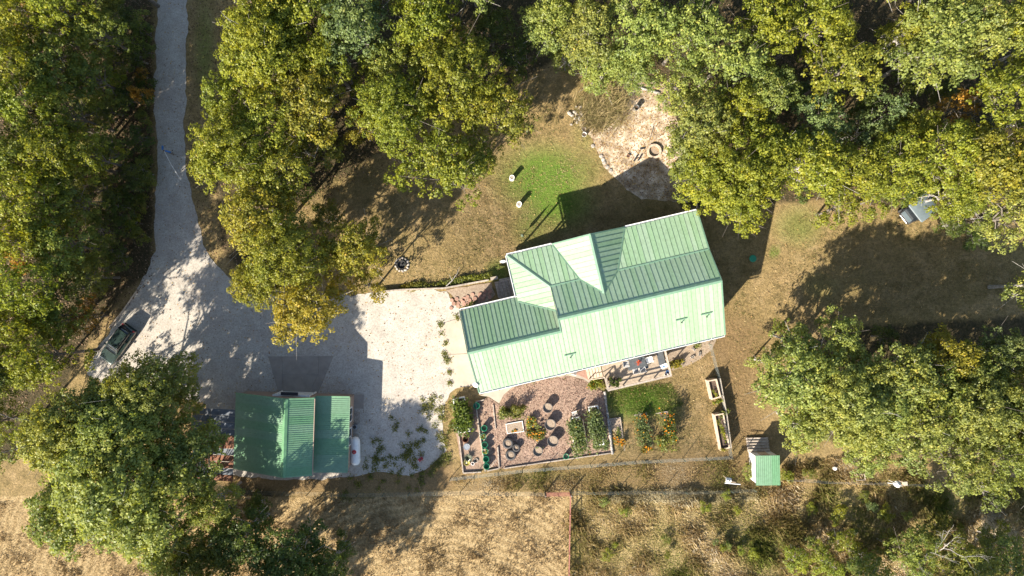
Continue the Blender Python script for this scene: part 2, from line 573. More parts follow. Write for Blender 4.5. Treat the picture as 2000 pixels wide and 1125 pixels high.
def speckled(name, stops, s1, s2, s3, rough=.95, bs=.7):
    m, nt, b = new_mat(name)
    co = nt.nodes.new('ShaderNodeNewGeometry').outputs['Position']
    col = ramp(nt, stops, noise_n(nt, co, s1, 5, .65)).outputs[0]
    f2, f3 = noise_n(nt, co, s2, 4, .7), noise_n(nt, co, s3, 3, .7)
    col = mixc(nt, .85, col, ramp(nt, [(.28, (.5, .47, .45)), (.5, (1, 1, 1)), (.72, (1.4, 1.35, 1.35))], f2).outputs[0], 'MULTIPLY')
    col = mixc(nt, .85, col, ramp(nt, [(.3, (.5, .5, .5)), (.5, (1, 1, 1)), (.7, (1.45, 1.42, 1.4))], f3).outputs[0], 'MULTIPLY')
    nt.links.new(col, b.inputs['Base Color'])
    b.inputs['Roughness'].default_value = rough
    bump(nt, b, math_n(nt, 'ADD', f2, f3), bs, .06)
    return m
M_MULCH = speckled('wood_mulch', [(.3, (.215, .145, .10)), (.7, (.325, .225, .165))], .7, 4, 13)
M_SAND = speckled('bare_sand', [(.32, (.19, .14, .085)), (.48, (.38, .295, .20)), (.62, (.58, .49, .38))], 1.0, 3.5, 12)
MULCH = [(948, 912), (938, 850), (930, 782), (955, 776), (975, 790), (984, 772), (1000, 758), (1030, 748), (1075, 738), (1110, 735), (1140, 742), (1165, 757),
         (1182, 768), (1190, 830), (1196, 884), (1080, 902), (985, 915)]
sheet('garden_mulch', MULCH, M_MULCH, .03, .04, .4, 'pinkish brown bark mulch covering the vegetable garden', seed=6)
SAND = [(1122, 222), (1140, 205), (1175, 190), (1210, 168), (1250, 155), (1300, 170), (1330, 260), (1340, 330), (1345, 395), (1300, 392), (1255, 385), (1225, 370),
        (1200, 345), (1180, 325), (1168, 300), (1152, 262), (1136, 245)]
sheet('sand_patch', SAND, M_SAND, .03, .2, .4, 'bare sandy patch at the edge of the lawn', seed=7)
STRIP = [(890, 846), (905, 925), (946, 915), (937, 850), (930, 782), (915, 845)]
sheet('mulch_strip', STRIP, M_MULCH, .026, .04, .4, 'mulched strip holding the barrels and pots', seed=8)
BED_E = [(1305, 690), (1340, 662), (1400, 655), (1392, 680), (1370, 700), (1345, 712), (1312, 724)]
sheet('east_flower_bed', BED_E, M_DRYSOIL, .026, .08, .3, 'bare flower bed at the east corner of the house', seed=9)
LANDING = [(870, 566), (960, 552), (968, 575), (935, 605), (905, 606), (888, 585)]
path = sheet('stone_path', LANDING, M_DRYSOIL, .05, .1, .3, 'path of round reddish stepping stones to the porch steps', seed=10)
rp = random.Random(4)
for i in range(24):
    u, v = (i % 8) / 7, i // 8
    px, py = 884 + u * 72 + rp.uniform(-3, 3), 586 - u * 20 + v * 8.5 + rp.uniform(-2, 2) - (v - 1) * 2
    p = G(px, py)
    r = rp.uniform(.17, .24)
    mb = MB().lathe([(r * 1.02, 0), (r, .07), (r * .9, .085)], 12)
    o = mb.build('paver', M_BRICK, path, loc=(p.x, p.y, p.z + .045))

# concrete slabs: house garage pad, detached garage apron, small slab
def slab(name, px_poly, mat, top=.07, bot=-.25, parent=None, label=None):
    P = [tuple(G(*p)[:2]) for p in px_poly]
    o = MB().prism(P, lambda x, y: float(gz(x, y)) + bot, lambda x, y: float(gz(x, y)) + top).build(name, mat, parent)
    if parent is None:
        tag(o, label, None, None, 'structure')
    return o
pad = slab('concrete_pad', [(859, 633), (903, 620), (915, 690), (873, 692)], M_CONC, label='beige concrete pad in front of the house garage door')
slab('slab', [(873.6, 692.8), (915.6, 690.8), (934, 753), (890, 757)], M_CONC, parent=pad)
apron = slab('garage_apron', [(552, 696), (623, 696), (622, 729.6), (552.5, 729)], M_CONC2, label='grey concrete apron in front of the detached garage')
slab('slab', [(552.5, 729.5), (622, 730.1), (604, 770), (553.5, 770)], M_CONC2, parent=apron, top=.068)
slab('slab', [(524, 696), (551.5, 696), (553, 770), (545, 770)], M_CONC2, parent=apron, top=.064)
slab('slab', [(623.5, 696), (652, 695), (620, 770), (604.6, 770), (622.5, 729.8)], M_CONC2, parent=apron, top=.064)
slab('doorstep_slab', [(692, 771), (711, 771), (710, 798), (691.5, 797)], M_CONC2, top=.12, label='small grey slab at the side door of the garage')
# curved garden walk by the south wall
walk = [(938, 772), (962, 762), (985, 748), (1010, 742), (1060, 733), (1110, 725), (1140, 728), (1160, 742), (1168, 754), (1164, 757), (1140, 741), (1110, 733.5), (1070, 739), (1030, 747), (1000, 757), (984, 771), (975, 788), (955, 775)]
slab('garden_walk', walk, M_CONC, top=.06, label='curved beige concrete walk along the south wall')
# ------------------------------------------------------------------ metal-roofed buildings
def clip(poly, axis, lo, hi):
    for sgn, lim in ((1, lo), (-1, -hi)):
        out = []
        n = len(poly)
        for i in range(n):
            a, b = poly[i], poly[(i + 1) % n]
            da, db = sgn * a[axis] - lim, sgn * b[axis] - lim
            if da >= 0:
                out.append(a)
            if (da >= 0) != (db >= 0):
                t = da / (da - db)
                out.append((a[0] + (b[0] - a[0]) * t, a[1] + (b[1] - a[1]) * t))
        poly = out
        if len(poly) < 3:
            return []
    return poly

def area(p):
    return abs(sum(p[i][0] * p[(i + 1) % len(p)][1] - p[(i + 1) % len(p)][0] * p[i][1] for i in range(len(p)))) / 2

def roof_face(poly, axis, wid, zf, roof, mat, ribs=1, rib_h=.036, rib_w=.022, thick=.05, off=0.0):
    """standing-seam panels: poly in plan (x, y local), split across axis, every panel an object"""
    lo, hi = min(p[axis] for p in poly), max(p[axis] for p in poly)
    n = max(1, round((hi - lo) / wid))
    w_ = (hi - lo) / n
    for i in range(n):
        a, b = lo + i * w_, lo + (i + 1) * w_
        c = clip(poly, axis, a + .004, b - .004)
        if len(c) < 3 or area(c) < .01:
            continue
        mb = MB().prism(c, lambda x, y: zf(x, y) - thick, zf)
        for r in range(ribs):
            ra = a + w_ * (r / ribs) + .006
            rc = clip(poly, axis, ra, ra + rib_w)
            if len(rc) >= 3 and area(rc) > .002:
                mb.prism(rc, lambda x, y: zf(x, y) + .001, lambda x, y: zf(x, y) + rib_h)
        mb.build('roof_panel', mat, roof)

def cap(roof, p0, p1, wid, drop, mat, name='ridge_cap'):
    p0, p1 = Vector(p0), Vector(p1)
    d = (p1 - p0)
    s = Vector((-d.y, d.x, 0)).normalized() * wid
    up, dn = Vector((0, 0, .075)), Vector((0, 0, .062 - drop))
    vs = [p0 + up, p0 + s + dn, p0 - s + dn, p1 + up, p1 + s + dn, p1 - s + dn]
    th = Vector((0, 0, -.05))
    MB().add(vs + [v + th for v in vs], [(0, 3, 4, 1), (0, 2, 5, 3), (6, 7, 10, 9), (6, 9, 11, 8), (1, 4, 10, 7), (2, 8, 11, 5), (0, 1, 7, 6), (0, 6, 8, 2), (3, 9, 10, 4), (3, 5, 11, 9)]).build(name, mat, roof)

# --- the house. local x runs along the ridge, local y is minus the distance t towards the garden
HA = math.atan2(.2288, .9735)
house = thing('house', 'long farmhouse with mint green standing-seam metal roof, cross gable and porch', 'house', (0, 0, 0), HA)
hroof = MB().box((10.9, -3.6, 5.75), (14.2, .2, .3)).build('roof', M_ROOFTRIM, house)
tag(hroof, 'mint green standing-seam metal roof')
TP, SP = .577, .25
zS = lambda x, y: 3.2 + (8.79 + y) * TP
zN = lambda x, y: 6.195 - (3.6 + y) * TP
zNL = lambda x, y: 4.505 - (.67 + y) * SP
zW = lambda x, y: 4.505 - (3.45 - x) * .29
zGN = lambda x, y: 5.53 - (4.75 + y) * TP
zCW = lambda x, y: 5.5 - (8 - x) * .56
zCE = lambda x, y: 5.5 - (x - 8) * .56
T = lambda pts: [(s, -t) for s, t in pts]
roof_face(T([(3.45, 3.6), (18.3, 3.6), (18.3, 8.79), (3.45, 8.79)]), 0, .40, zS, hroof, M_ROOF)
roof_face(T([(-5.17, 4.75), (3.445, 4.75), (3.445, 8.79), (-5.17, 8.79)]), 0, .40, zS, hroof, M_ROOF)
roof_face(T([(3.45, .67), (6.223, .67), (8, 2.395), (8, 3.59), (3.45, 3.59)]), 0, .46, zN, hroof, M_ROOF)
roof_face(T([(8, 2.395), (9.777, .67), (18.3, .67), (18.3, 3.59), (8, 3.59)]), 0, .46, zN, hroof, M_ROOF)
roof_face(T([(.25, -3.05), (4.56, -3.05), (6.223, .66), (3.45, .66)]), 0, .46, zNL, hroof, M_ROOF)
roof_face(T([(11.44, -3.05), (18.3, -3.05), (18.3, .66), (9.777, .66)]), 0, .46, zNL, hroof, M_ROOF)
roof_face(T([(.25, -3.05), (3.44, .66), (3.44, 2.97), (.25, 1.366)]), 1, .45, zW, hroof, M_ROOF)
roof_face(T([(-5.17, .95), (.25, .95), (.25, 1.366), (3.44, 2.97), (3.44, 4.74), (-5.17, 4.74)]), 0, .40, zGN, hroof, M_ROOF)
roof_face(T([(4.56, -3.05), (7.995, -3.05), (7.995, 2.39), (6.223, .67)]), 1, .46, zCW, hroof, M_ROOF)
roof_face(T([(8.005, -3.05), (11.44, -3.05), (9.777, .67), (8.005, 2.39)]), 1, .46, zCE, hroof, M_ROOF)
cap(hroof, (3.42, -3.6, 6.2), (18.33, -3.6, 6.2), .2, .11, M_ROOFTRIM)
cap(hroof, (-5.2, -4.75, 5.535), (3.44, -4.75, 5.535), .2, .11, M_ROOFTRIM)
cap(hroof, (8, 3.07, 5.5), (8, -2.36, 5.5), .18, .1, M_ROOFTRIM)
cap(hroof, (.25, 3.05, 3.59), (3.44, -.66, 4.51), .16, .05, M_ROOFTRIM, 'hip_cap')
for p0, p1 in (((4.56, 3.05, 3.59), (6.22, -.67, 4.52)), ((6.22, -.67, 4.52), (8, -2.39, 5.5)), ((11.44, 3.05, 3.59), (9.78, -.67, 4.52)), ((9.78, -.67, 4.52), (8, -2.39, 5.5)), ((.25, -1.37, 3.59), (3.44, -2.97, 4.51))):
    MB().bar(Vector(p0) + Vector((0, 0, .02)), Vector(p1) + Vector((0, 0, .02)), .12, .04).build('valley_flashing', M_ROOFTRIM, hroof)
# pitch-break flashing and rake trim
MB().bar((3.4, -.665, 4.52), (6.2, -.665, 4.52), .14, .05).build('flashing', M_ROOFTRIM, hroof)
MB().bar((9.8, -.665, 4.52), (18.3, -.665, 4.52), .14, .05).build('flashing', M_ROOFTRIM, hroof)
def rake(x, segs, mat=M_ROOFTRIM, wd=.1):
    mb = MB()
    for (y0, z0), (y1, z1) in zip(segs, segs[1:]):
        mb.bar((x, y0, z0 + .01), (x, y1, z1 + .01), wd, .15)
    mb.build('rake_trim', mat, hroof)
rake(18.36, [(3.05, 3.575), (-.67, 4.505), (-3.6, 6.195), (-8.79, 3.2)])
rake(-5.23, [(-.95, 3.337), (-4.75, 5.53), (-8.79, 3.2)])
rake(3.39, [(-2.9, 5.78), (-3.6, 6.195), (-4.78, 5.52)])
for ys in ((3.07, 5.5),):
    mb = MB()
    mb.bar((4.56, 3.1, 3.58), (8, 3.1, 5.5), .1, .14, up=(0, 1, 0)).bar((8, 3.1, 5.5), (11.44, 3.1, 3.58), .1, .14, up=(0, 1, 0))
    mb.build('rake_trim', M_ROOFTRIM, hroof)
# white gutters: floor strip, outer lip, hanger straps
def gutter(p0, p1, out, name='gutter'):
    p0, p1, out = Vector(p0), Vector(p1), Vector(out)
    mb = MB()
    mb.bar(p0 + out * .085 + Vector((0, 0, -.13)), p1 + out * .085 + Vector((0, 0, -.13)), .13, .02)
    mb.bar(p0 + out * .155 + Vector((0, 0, -.075)), p1 + out * .155 + Vector((0, 0, -.075)), .05, .13)
    n = int((p1 - p0).length / 1.2)
    for i in range(n + 1):
        q = p0 + (p1 - p0) * (i / max(n, 1))
        mb.bar(q + out * .01 + Vector((0, 0, -.02)), q + out * .17 + Vector((0, 0, -.02)), .03, .02)
    mb.build(name, M_WHITE, hroof)
gutter((-5.2, -8.79, 3.2), (18.3, -8.79, 3.2), (0, -1, 0))
gutter((.2, 3.05, 3.575), (4.5, 3.05, 3.575), (0, 1, 0))
gutter((11.5, 3.05, 3.575), (18.3, 3.05, 3.575), (0, 1, 0))
gutter((-5.2, -.95, 3.337), (.1, -.95, 3.337), (0, 1, 0))
gutter((.25, 3.05, 3.577), (.25, -.9, 3.577), (-1, 0, 0))
# walls: main block, garage wing, gables
MB().box((10.9, -4.9, .7), (14.2, 7.0, 4.96)).build('wall', M_CREAM, house)
MB().box((-.55, -4.87, .7), (8.8, 7.2, 4.9)).build('wall', M_CREAM, house)
def gable(x, pts, nm='gable_wall'):
    MB().add([(x - .06, y, z) for y, z in pts] + [(x + .06, y, z) for y, z in pts],
             [tuple(range(len(pts)))[::-1], tuple(range(len(pts), 2 * len(pts)))] + [(i, (i + 1) % len(pts), len(pts) + (i + 1) % len(pts), len(pts) + i) for i in range(len(pts))]).build(nm, M_CREAM, house)
gable(17.95, [(-8.3, 3.1), (-1.3, 3.1), (-1.3, 4.75), (-3.6, 6.08), (-8.3, 3.37)])
gable(3.55, [(-8.3, 3.1), (-.75, 3.1), (-.75, 4.45), (-3.6, 6.08), (-8.3, 3.37)])
gable(-4.9, [(-8.3, 3.1), (-1.3, 3.1), (-1.3, 3.44), (-4.75, 5.42), (-8.3, 3.37)])
mbg = MB().add([(4.8, 2.95, 3.5), (11.2, 2.95, 3.5), (8, 2.95, 5.36), (4.8, 2.85, 3.5), (11.2, 2.85, 3.5), (8, 2.85, 5.36)], [(0, 1, 2), (5, 4, 3), (0, 3, 4, 1), (1, 4, 5, 2), (2, 5, 3, 0)])
mbg.build('gable_wall', M_CREAM, house)
# porch floor and posts on the north and west sides
MB().box((9.2, .9, .1), (18.0, 4.2, .22)).build('porch_floor', M_DECK, house)
for i in range(8):
    MB().box((.45 + i * 2.5, 2.8, .8), (.14, .14, 5.4)).build('porch_post', M_WHITE, house)
MB().box((.45, .6, .8), (.14, .14, 5.4)).build('porch_post', M_WHITE, house)
def window(x, y, z, wx, wz, face):
    t = .06
    sx, sy = (wx, t) if face in 'NS' else (t, wx)
    o = MB()
    for k in (-1, 1):
        if face in 'NS':
            o.box((k * (wx / 2 + .04), 0, 0), (.08, t * 1.6, wz + .16)).box((0, 0, k * (wz / 2 + .04)), (wx, t * 1.6, .08))
        else:
            o.box((0, k * (wx / 2 + .04), 0), (t * 1.6, .08, wz + .16)).box((0, 0, k * (wz / 2 + .04)), (t * 1.6, wx, .08))
    f = o.build('window', M_WHITE, house, loc=(x, y, z))
    MB().box((0, 0, 0), (sx, sy, wz)).build('pane', M_GLASS, f)
for x in (-3, -1, 1, 5, 9.2, 14, 16.4):
    window(x, -8.48 if x < 3 else -8.42, 1.9, 1.1, 1.3, 'S')
for y in (-3, -6.4):
    window(18.02, y, 1.8, 1.0, 1.4, 'E')
for x in (5.2, 12.5, 15.5):
    window(x, -1.38, 1.7, 1.0, 1.4, 'N')
dr = MB().box((11.4, -8.42, 1.75), (1.8, .08, 2.2)).build('patio_door', M_WHITE, house)
for k in (-.43, .43):
    MB().box((11.4 + k, -8.47, 1.75), (.72, .04, 1.95)).build('pane', M_GLASS, dr)
gd = MB()
for i in range(4):
    gd.box((-4.99, -4.8, .33 + i * .56), (.06, 4.9, .54))
gd.build('garage_door', M_WHITE, house)
# vent pipes with flashing bars on the south slope, dish at the garage corner
for (s, px, py) in ((0, 1113, 692), (1, 1330.5, 623.5), (2, 1379.5, 612.5)):
    z = 4.6
    for _ in range(4):
        x, y = W(px, py, z)
        ls = x * math.cos(HA) + y * math.sin(HA)
        ly = -x * math.sin(HA) + y * math.cos(HA)
        z = zS(ls, ly)
    bar_ = MB().bar((ls - .52, ly, z + .06), (ls + .52, ly, z + .06), .1, .14).build('snow_bar', M_ROOFTRIM, hroof)
    MB().tube([(ls - .02, ly - .32, z - .3), (ls - .02, ly - .32, z + .18)], .05, 8).build('vent_pipe', M_DARKMETAL, hroof)
x, y = W(930, 750, 3.4)
dish = thing('dish_antenna', 'small white dish on a short arm at the garage corner of the roof', 'antenna', (x, y, 3.2))
MB().tube([(.45, .12, -.1), (.2, 0, .1), (0, 0, .5)], .03, 6).build('arm', M_DARKMETAL, dish)
MB().lathe([(0, 0), (.12, .015), (.22, .05), (.27, .09), (.25, .1), (.12, .04), (0, .03)], 16).build('dish', M_WHITE, dish, True, loc=(-.02, -.02, .48)).rotation_euler = (.5, -.35, 0)
MB().tube([(0, 0, .5), (.1, .15, .95), (.16, .24, 1.0)], .022, 5).build('feed_arm', M_DARKMETAL, dish)

# --- detached garage
GA = R_(-1.8)
garage = thing('garage', 'detached tan garage with stepped green ribbed metal roof', 'garage', (*W(585, 850), 0), GA)
gcx, gcy = W(585, 850)
X = lambda v: v - gcx
yN, yS = -10.12 - gcy, -17.1 - gcy
groof = MB().box((X(-20.7), (yN + yS) / 2, 4.85), (.25, 6.6, .3)).build('roof', M_ROOFTRIM, garage)
tag(groof, 'green ribbed metal roof with a lower eastern step')
z1 = lambda x, y: 5.2 - (X(-20.65) - x) * .478
z2 = lambda x, y: 5.2 - (x - X(-20.65)) * .478
z3 = lambda x, y: 3.0 - (x - X(-18.7)) * .105
rect = lambda xa, xb: [(X(xa), yS), (X(xb), yS), (X(xb), yN), (X(xa), yN)]
roof_face(rect(-26.15, -20.65), 1, .78, z1, groof, M_ROOF2, 4, .032, .04)
roof_face(rect(-20.645, -18.32), 1, .78, z2, groof, M_ROOF2, 4, .032, .04)
roof_face(rect(-18.7, -15.4), 1, .78, z3, groof, M_ROOF2, 4, .032, .04)
cap(groof, (X(-20.65), yN + .03, 5.2), (X(-20.65), yS - .03, 5.2), .22, .1, M_ROOF2)
MB().bar((X(-18.3), yN, 4.05), (X(-18.3), yS, 4.05), .06, .12).build('eave_trim', M_SIDING, groof)
MB().bar((X(-15.38), yN, 2.62), (X(-15.38), yS, 2.62), .06, .1).build('eave_trim', M_ROOF2, groof)
for yy in (yN + .04, yS - .04):
    mb = MB().bar((X(-26.15), yy, 2.56), (X(-20.65), yy, 5.19), .07, .14, up=(0, 1, 0)).bar((X(-20.65), yy, 5.19), (X(-18.32), yy, 4.08), .07, .14, up=(0, 1, 0)).bar((X(-18.5), yy, 2.96), (X(-15.4), yy, 2.64), .07, .13, up=(0, 1, 0))
    mb.build('rake_trim', M_ROOF2, groof)
def siding_wall(name, p0, p1, topf, parent, mat, n):
    """wall of upright ribbed metal sheets between two plan points, top height by function of t"""
    p0, p1 = Vector(p0), Vector(p1)
    d = p1 - p0
    nrm = Vector((d.y, -d.x)).normalized()
    wl = MB()
    for i in range(n):
        a, b = i / n, (i + 1) / n
        q0, q1 = p0 + d * a, p0 + d * b
        for off, lo_, hi_ in ((0, 0, 1), (.022, .1, .35)):
            r0, r1 = q0 + (q1 - q0) * lo_ + nrm * off, q0 + (q1 - q0) * hi_ + nrm * off
            i0, i1 = r0 - nrm * .06, r1 - nrm * .06
            t0, t1 = topf(a + (b - a) * lo_), topf(a + (b - a) * hi_)
            wl.add([(r0.x, r0.y, -.4), (r1.x, r1.y, -.4), (r1.x, r1.y, t1), (r0.x, r0.y, t0), (i0.x, i0.y, -.4), (i1.x, i1.y, -.4), (i1.x, i1.y, t1), (i0.x, i0.y, t0)],
                   [(0, 1, 2, 3), (5, 4, 7, 6), (3, 2, 6, 7), (0, 4, 5, 1), (1, 5, 6, 2), (0, 3, 7, 4)])
    return wl.build(name, mat, parent)
xw, xm, xe = X(-26.02), X(-18.55), X(-15.52)
ynw, ysw = yN - .1, yS + .1
zt = lambda x: min(z1(x, 0), z2(x, 0)) - .07
siding_wall('wall', (xm, ynw), (xw, ynw), lambda t: zt(xm + (xw - xm) * t), garage, M_SIDING, 26)
siding_wall('wall', (xw, ysw), (xm, ysw), lambda t: zt(xw + (xm - xw) * t), garage, M_SIDING, 26)
siding_wall('wall', (xw, ynw), (xw, ysw), lambda t: 2.5, garage, M_SIDING, 24)
siding_wall('wall', (xm, ysw), (xm, ynw), lambda t: 4.1, garage, M_SIDING, 24)
siding_wall('wall', (xe, ynw), (xm - .02, ynw), lambda t: z3(xe + (xm - xe) * t, 0) - .07, garage, M_SIDING, 11)
siding_wall('wall', (xm - .02, ysw), (xe, ysw), lambda t: z3(xm + (xe - xm) * t, 0) - .07, garage, M_SIDING, 11)
siding_wall('wall', (xe, ysw), (xe, ynw), lambda t: 2.55, garage, M_SIDING, 24)
gdoor = MB()
for i in range(5):
    gdoor.box((X(-20.9), ynw + .05, .28 + i * .5), (3.0, .07, .48))
gdoor.build('overhead_door', M_WHITE, garage)
MB().box((X(-20.9), ynw + .1, 2.62), (3.5, .16, .14)).box((X(-22.53), ynw + .1, 1.25), (.14, .12, 2.6)).box((X(-19.27), ynw + .1, 1.25), (.14, .12, 2.6)).build('door_trim', M_WHITE, garage)
MB().box((X(-21.0), ynw + .3, 2.9), (1.6, .3, .12)).build('light_bar', M_DARKMETAL, garage)
for yy, wd in ((-11.9, 1.3), (-14.0, 1.6)):
    wf = MB()
    for k in (-1, 1):
        wf.box((0, k * (wd / 2), 0), (.1, .08, 1.1)).box((0, 0, k * .55), (.1, wd, .08))
    wo = wf.box((0, 0, 0), (.09, .05, 1.1)).build('window', M_WHITE, garage, loc=(xe + .04, yy - gcy, 1.75))
    MB().box((.01, 0, 0), (.05, wd - .06, 1.05)).build('pane', M_GLASS, wo)

# --- lean-to on the west side of the garage: posts, rafters, loose sheets and boards
lt = thing('lean_to', 'ramshackle lean-to of grey boards and rusty sheets against the garage', 'lean-to', (*W(425, 855), 0), GA)
lx, ly_ = W(425, 855)
xa, xb = W(392, 855)[0] - lx, X(-26.15) + gcx - lx - .05
rl = random.Random(9)
for i in range(5):
    yy = 3.0 - i * 1.5
    MB().bar((xa, yy, 2.0), (xb, yy, 2.35), .09, .12).build('rafter', M_BARK, lt)
    MB().box((xa + .1, yy, .9), (.12, .12, 2.2)).build('post', M_BARK, lt)
for i in range(11):
    y0 = 3.2 - i * .62
    mt = M_GALVB if i < 4 else (M_RUST if i % 3 else M_GALVB)
    x0 = xa + rl.uniform(-.1, .2)
    MB().bar((x0, y0 - .27, 2.1), (xb - .02, y0 - .27, 2.44 + .008 * (i % 2)), .57, .03).build('roof_sheet', mt, lt)
for i in range(3):
    MB().bar((xa + .8 + i * .55, 3.2, 2.5), (xa + .8 + i * .55, -3.4, 2.5), .06, .05).build('batten', M_BARK, lt)

# --- small shed with steps
shz = float(gz(*W(1497, 920)))
shed = thing('shed', 'small white shed with green metal roof and wooden steps by the fence', 'shed', (*W(1481, 907, shz), shz), R_(1.5))
sroof_z = 2.35
sr = MB().box((.12, 0, 2.22), (2.2, 2.6, .08)).build('roof', M_ROOFTRIM, shed)
roof_face([(-1.02, -1.46), (1.28, -1.46), (1.28, 1.42), (-1.02, 1.42)], 0, .76, lambda x, y: 2.38 + .06 * x, sr, M_ROOF2, 4, .035, .04)
MB().box((.13, 0, 1.05), (2.12, 2.66, 2.3)).build('wall', M_WHITE, shed)
MB().box((-.94, 0, 1.1), (.05, 2.6, .08)).build('wall_trim', M_WHITE, shed)
MB().box((.1, 1.36, 1.0), (.85, .05, 1.95)).build('door', M_PALETIMBER, shed)
for i in range(5):
    MB().box((-.1, 2.58 - i * .26, .1 + i * .11), (2.2, .235, .06)).build('step', M_TIMBER, shed)
for k in (-1.05, .85):
    MB().bar((k, 2.7, .02), (k, 1.4, .52), .06, .2).build('stringer', M_TIMBER, shed)
# ------------------------------------------------------------------ trees
def leaf_quads(P, N, size, rng, asp=.62, fold=.12):
    """one bent diamond per point: P (n,3), N (n,3) unit normals"""
    n = len(P)
    r = rng.normal(size=(n, 3))
    u = r - (r * N).sum(1, keepdims=True) * N
    u /= np.linalg.norm(u, axis=1, keepdims=True) + 1e-9
    v = np.cross(N, u)
    s = (size * rng.uniform(.65, 1.35, n))[:, None]
    a = P - u * s * .5
    b = P + v * s * asp * .5 + N * s * fold
    c = P + u * s * .5
    d = P - v * s * asp * .5 + N * s * fold
    V = np.stack([a, b, c, d], 1).reshape(-1, 3)
    Q = np.arange(4 * n).reshape(n, 4)
    return V, Q

def crown_points(rng, R, zc, Rz, nlobe, clump_r, per_m2, low=.25, fill=1.9):
    """clumps of leaves on lobes spread over a dome; returns points, normals, clump value, lobe centres"""
    lobes = []
    for i in range(nlobe):
        a = 2 * math.pi * (i * .382 * 1.0 + rng.uniform(-.08, .08)) * 1.618
        q = math.sqrt((i + .35) / nlobe)
        rr = R * .72 * q * rng.uniform(.85, 1.1)
        lr = R * rng.uniform(.34, .46) * (1.1 - .28 * q)
        zz = zc + Rz * (.66 * (1 - q * q) - .26) + rng.uniform(-.13, .15) * Rz
        lobes.append((rr * math.cos(a), rr * math.sin(a), zz, lr))
        if i % 4 == 0 and q > .3:
            lobes.append((rr * .8 * math.cos(a + .5), rr * .8 * math.sin(a + .5), zc - Rz * rng.uniform(.75, 1.15), lr * .8))
    P, N, V = [], [], []
    for (lx, ly, lz, lr) in lobes:
        nc = max(5, int(fill * (lr / clump_r) ** 2))
        lobe_v = rng.uniform(-.12, .12)
        for k in range(nc):
            d = rng.normal(size=3)
            d /= np.linalg.norm(d)
            if d[2] < -low:
                d[2] = -d[2] * .5
                d /= np.linalg.norm(d)
            f = rng.uniform(.62, 1.08)
            c = np.array([lx, ly, lz]) + d * lr * f * np.array([1, 1, .72])
            cr = clump_r * rng.uniform(.55, 1.35)
            m = max(12, int(per_m2 * 4 * cr * cr * rng.uniform(.65, 1.2)))
            e = rng.normal(size=(m, 3))
            e /= np.linalg.norm(e, axis=1, keepdims=True)
            e[:, 2] = np.where(e[:, 2] < -.35, -e[:, 2], e[:, 2])
            rad = rng.uniform(.35, 1.0, (m, 1)) ** .6
            pts = c + e * rad * cr * np.array([1, 1, .62])
            nn = e * .55 + d * .35 + np.array([0, 0, .45]) + rng.normal(size=(m, 3)) * .42
            nn /= np.linalg.norm(nn, axis=1, keepdims=True)
            P.append(pts); N.append(nn)
            V.append(np.clip(.42 + lobe_v + rng.uniform(-.17, .17) + rng.normal(size=m) * .17, 0, 1))
    return np.concatenate(P), np.concatenate(N), np.concatenate(V), lobes

PROTO = {}
def tree_proto(kind, i):
    key = (kind, i)
    if key in PROTO:
        return PROTO[key]
    rng = np.random.default_rng(sum(map(ord, kind)) * 31 + i)
    R, H, nl, cr, dens, leaf = {'large': (6.6, 13.5, 23, .56, 29, .27), 'medium': (4.4, 11.5, 15, .50, 32, .25), 'small': (2.6, 7.0, 9, .42, 38, .22), 'bush': (1.4, 2.2, 6, .34, 55, .19)}[kind]
    Rz = H * .33
    zc = H - Rz * .95
    P, N, V, lobes = crown_points(rng, R, zc, Rz, nl, cr, dens, fill=1.75 if i % 2 else 1.15)
    Vv, Q = leaf_quads(P, N, leaf, rng)
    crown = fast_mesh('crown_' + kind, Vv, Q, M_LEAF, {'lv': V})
    tr = MB()
    r0 = .019 * H if kind != 'bush' else .04
    bend = rng.uniform(-.4, .4, 2)
    th = zc - Rz * .35
    tr.tube([(0, 0, -.4), (0, 0, .3), (bend[0] * .5, bend[1] * .5, th * .5), (bend[0], bend[1], th), (bend[0] * 1.1, bend[1] * 1.1, zc + Rz * .3)], [r0 * 1.5, r0, r0 * .8, r0 * .62, r0 * .2], 8)
    for j, (lx, ly, lz, lr) in enumerate(lobes):
        a = Vector((bend[0], bend[1], th * rng.uniform(.62, 1.0)))
        b = Vector((lx, ly, lz - lr * .2))
        mid = a.lerp(b, .5) + Vector((rng.uniform(-.4, .4), rng.uniform(-.4, .4), rng.uniform(0, .5))) * (R / 5)
        tr.tube([a, mid, b], [r0 * .42, r0 * .26, r0 * .1], 5)
        for q in range(3):
            e = b + Vector(rng.normal(size=3)) * lr * .75
            e.z = max(e.z, b.z - lr * .2)
            tr.tube([mid.lerp(b, .6), e], [r0 * .13, r0 * .05], 4)
    trunk = tr.mesh('trunk_' + kind, M_PALEBARK if i % 2 else M_BARK)
    PROTO[key] = (crown, trunk, R, H)
    return PROTO[key]

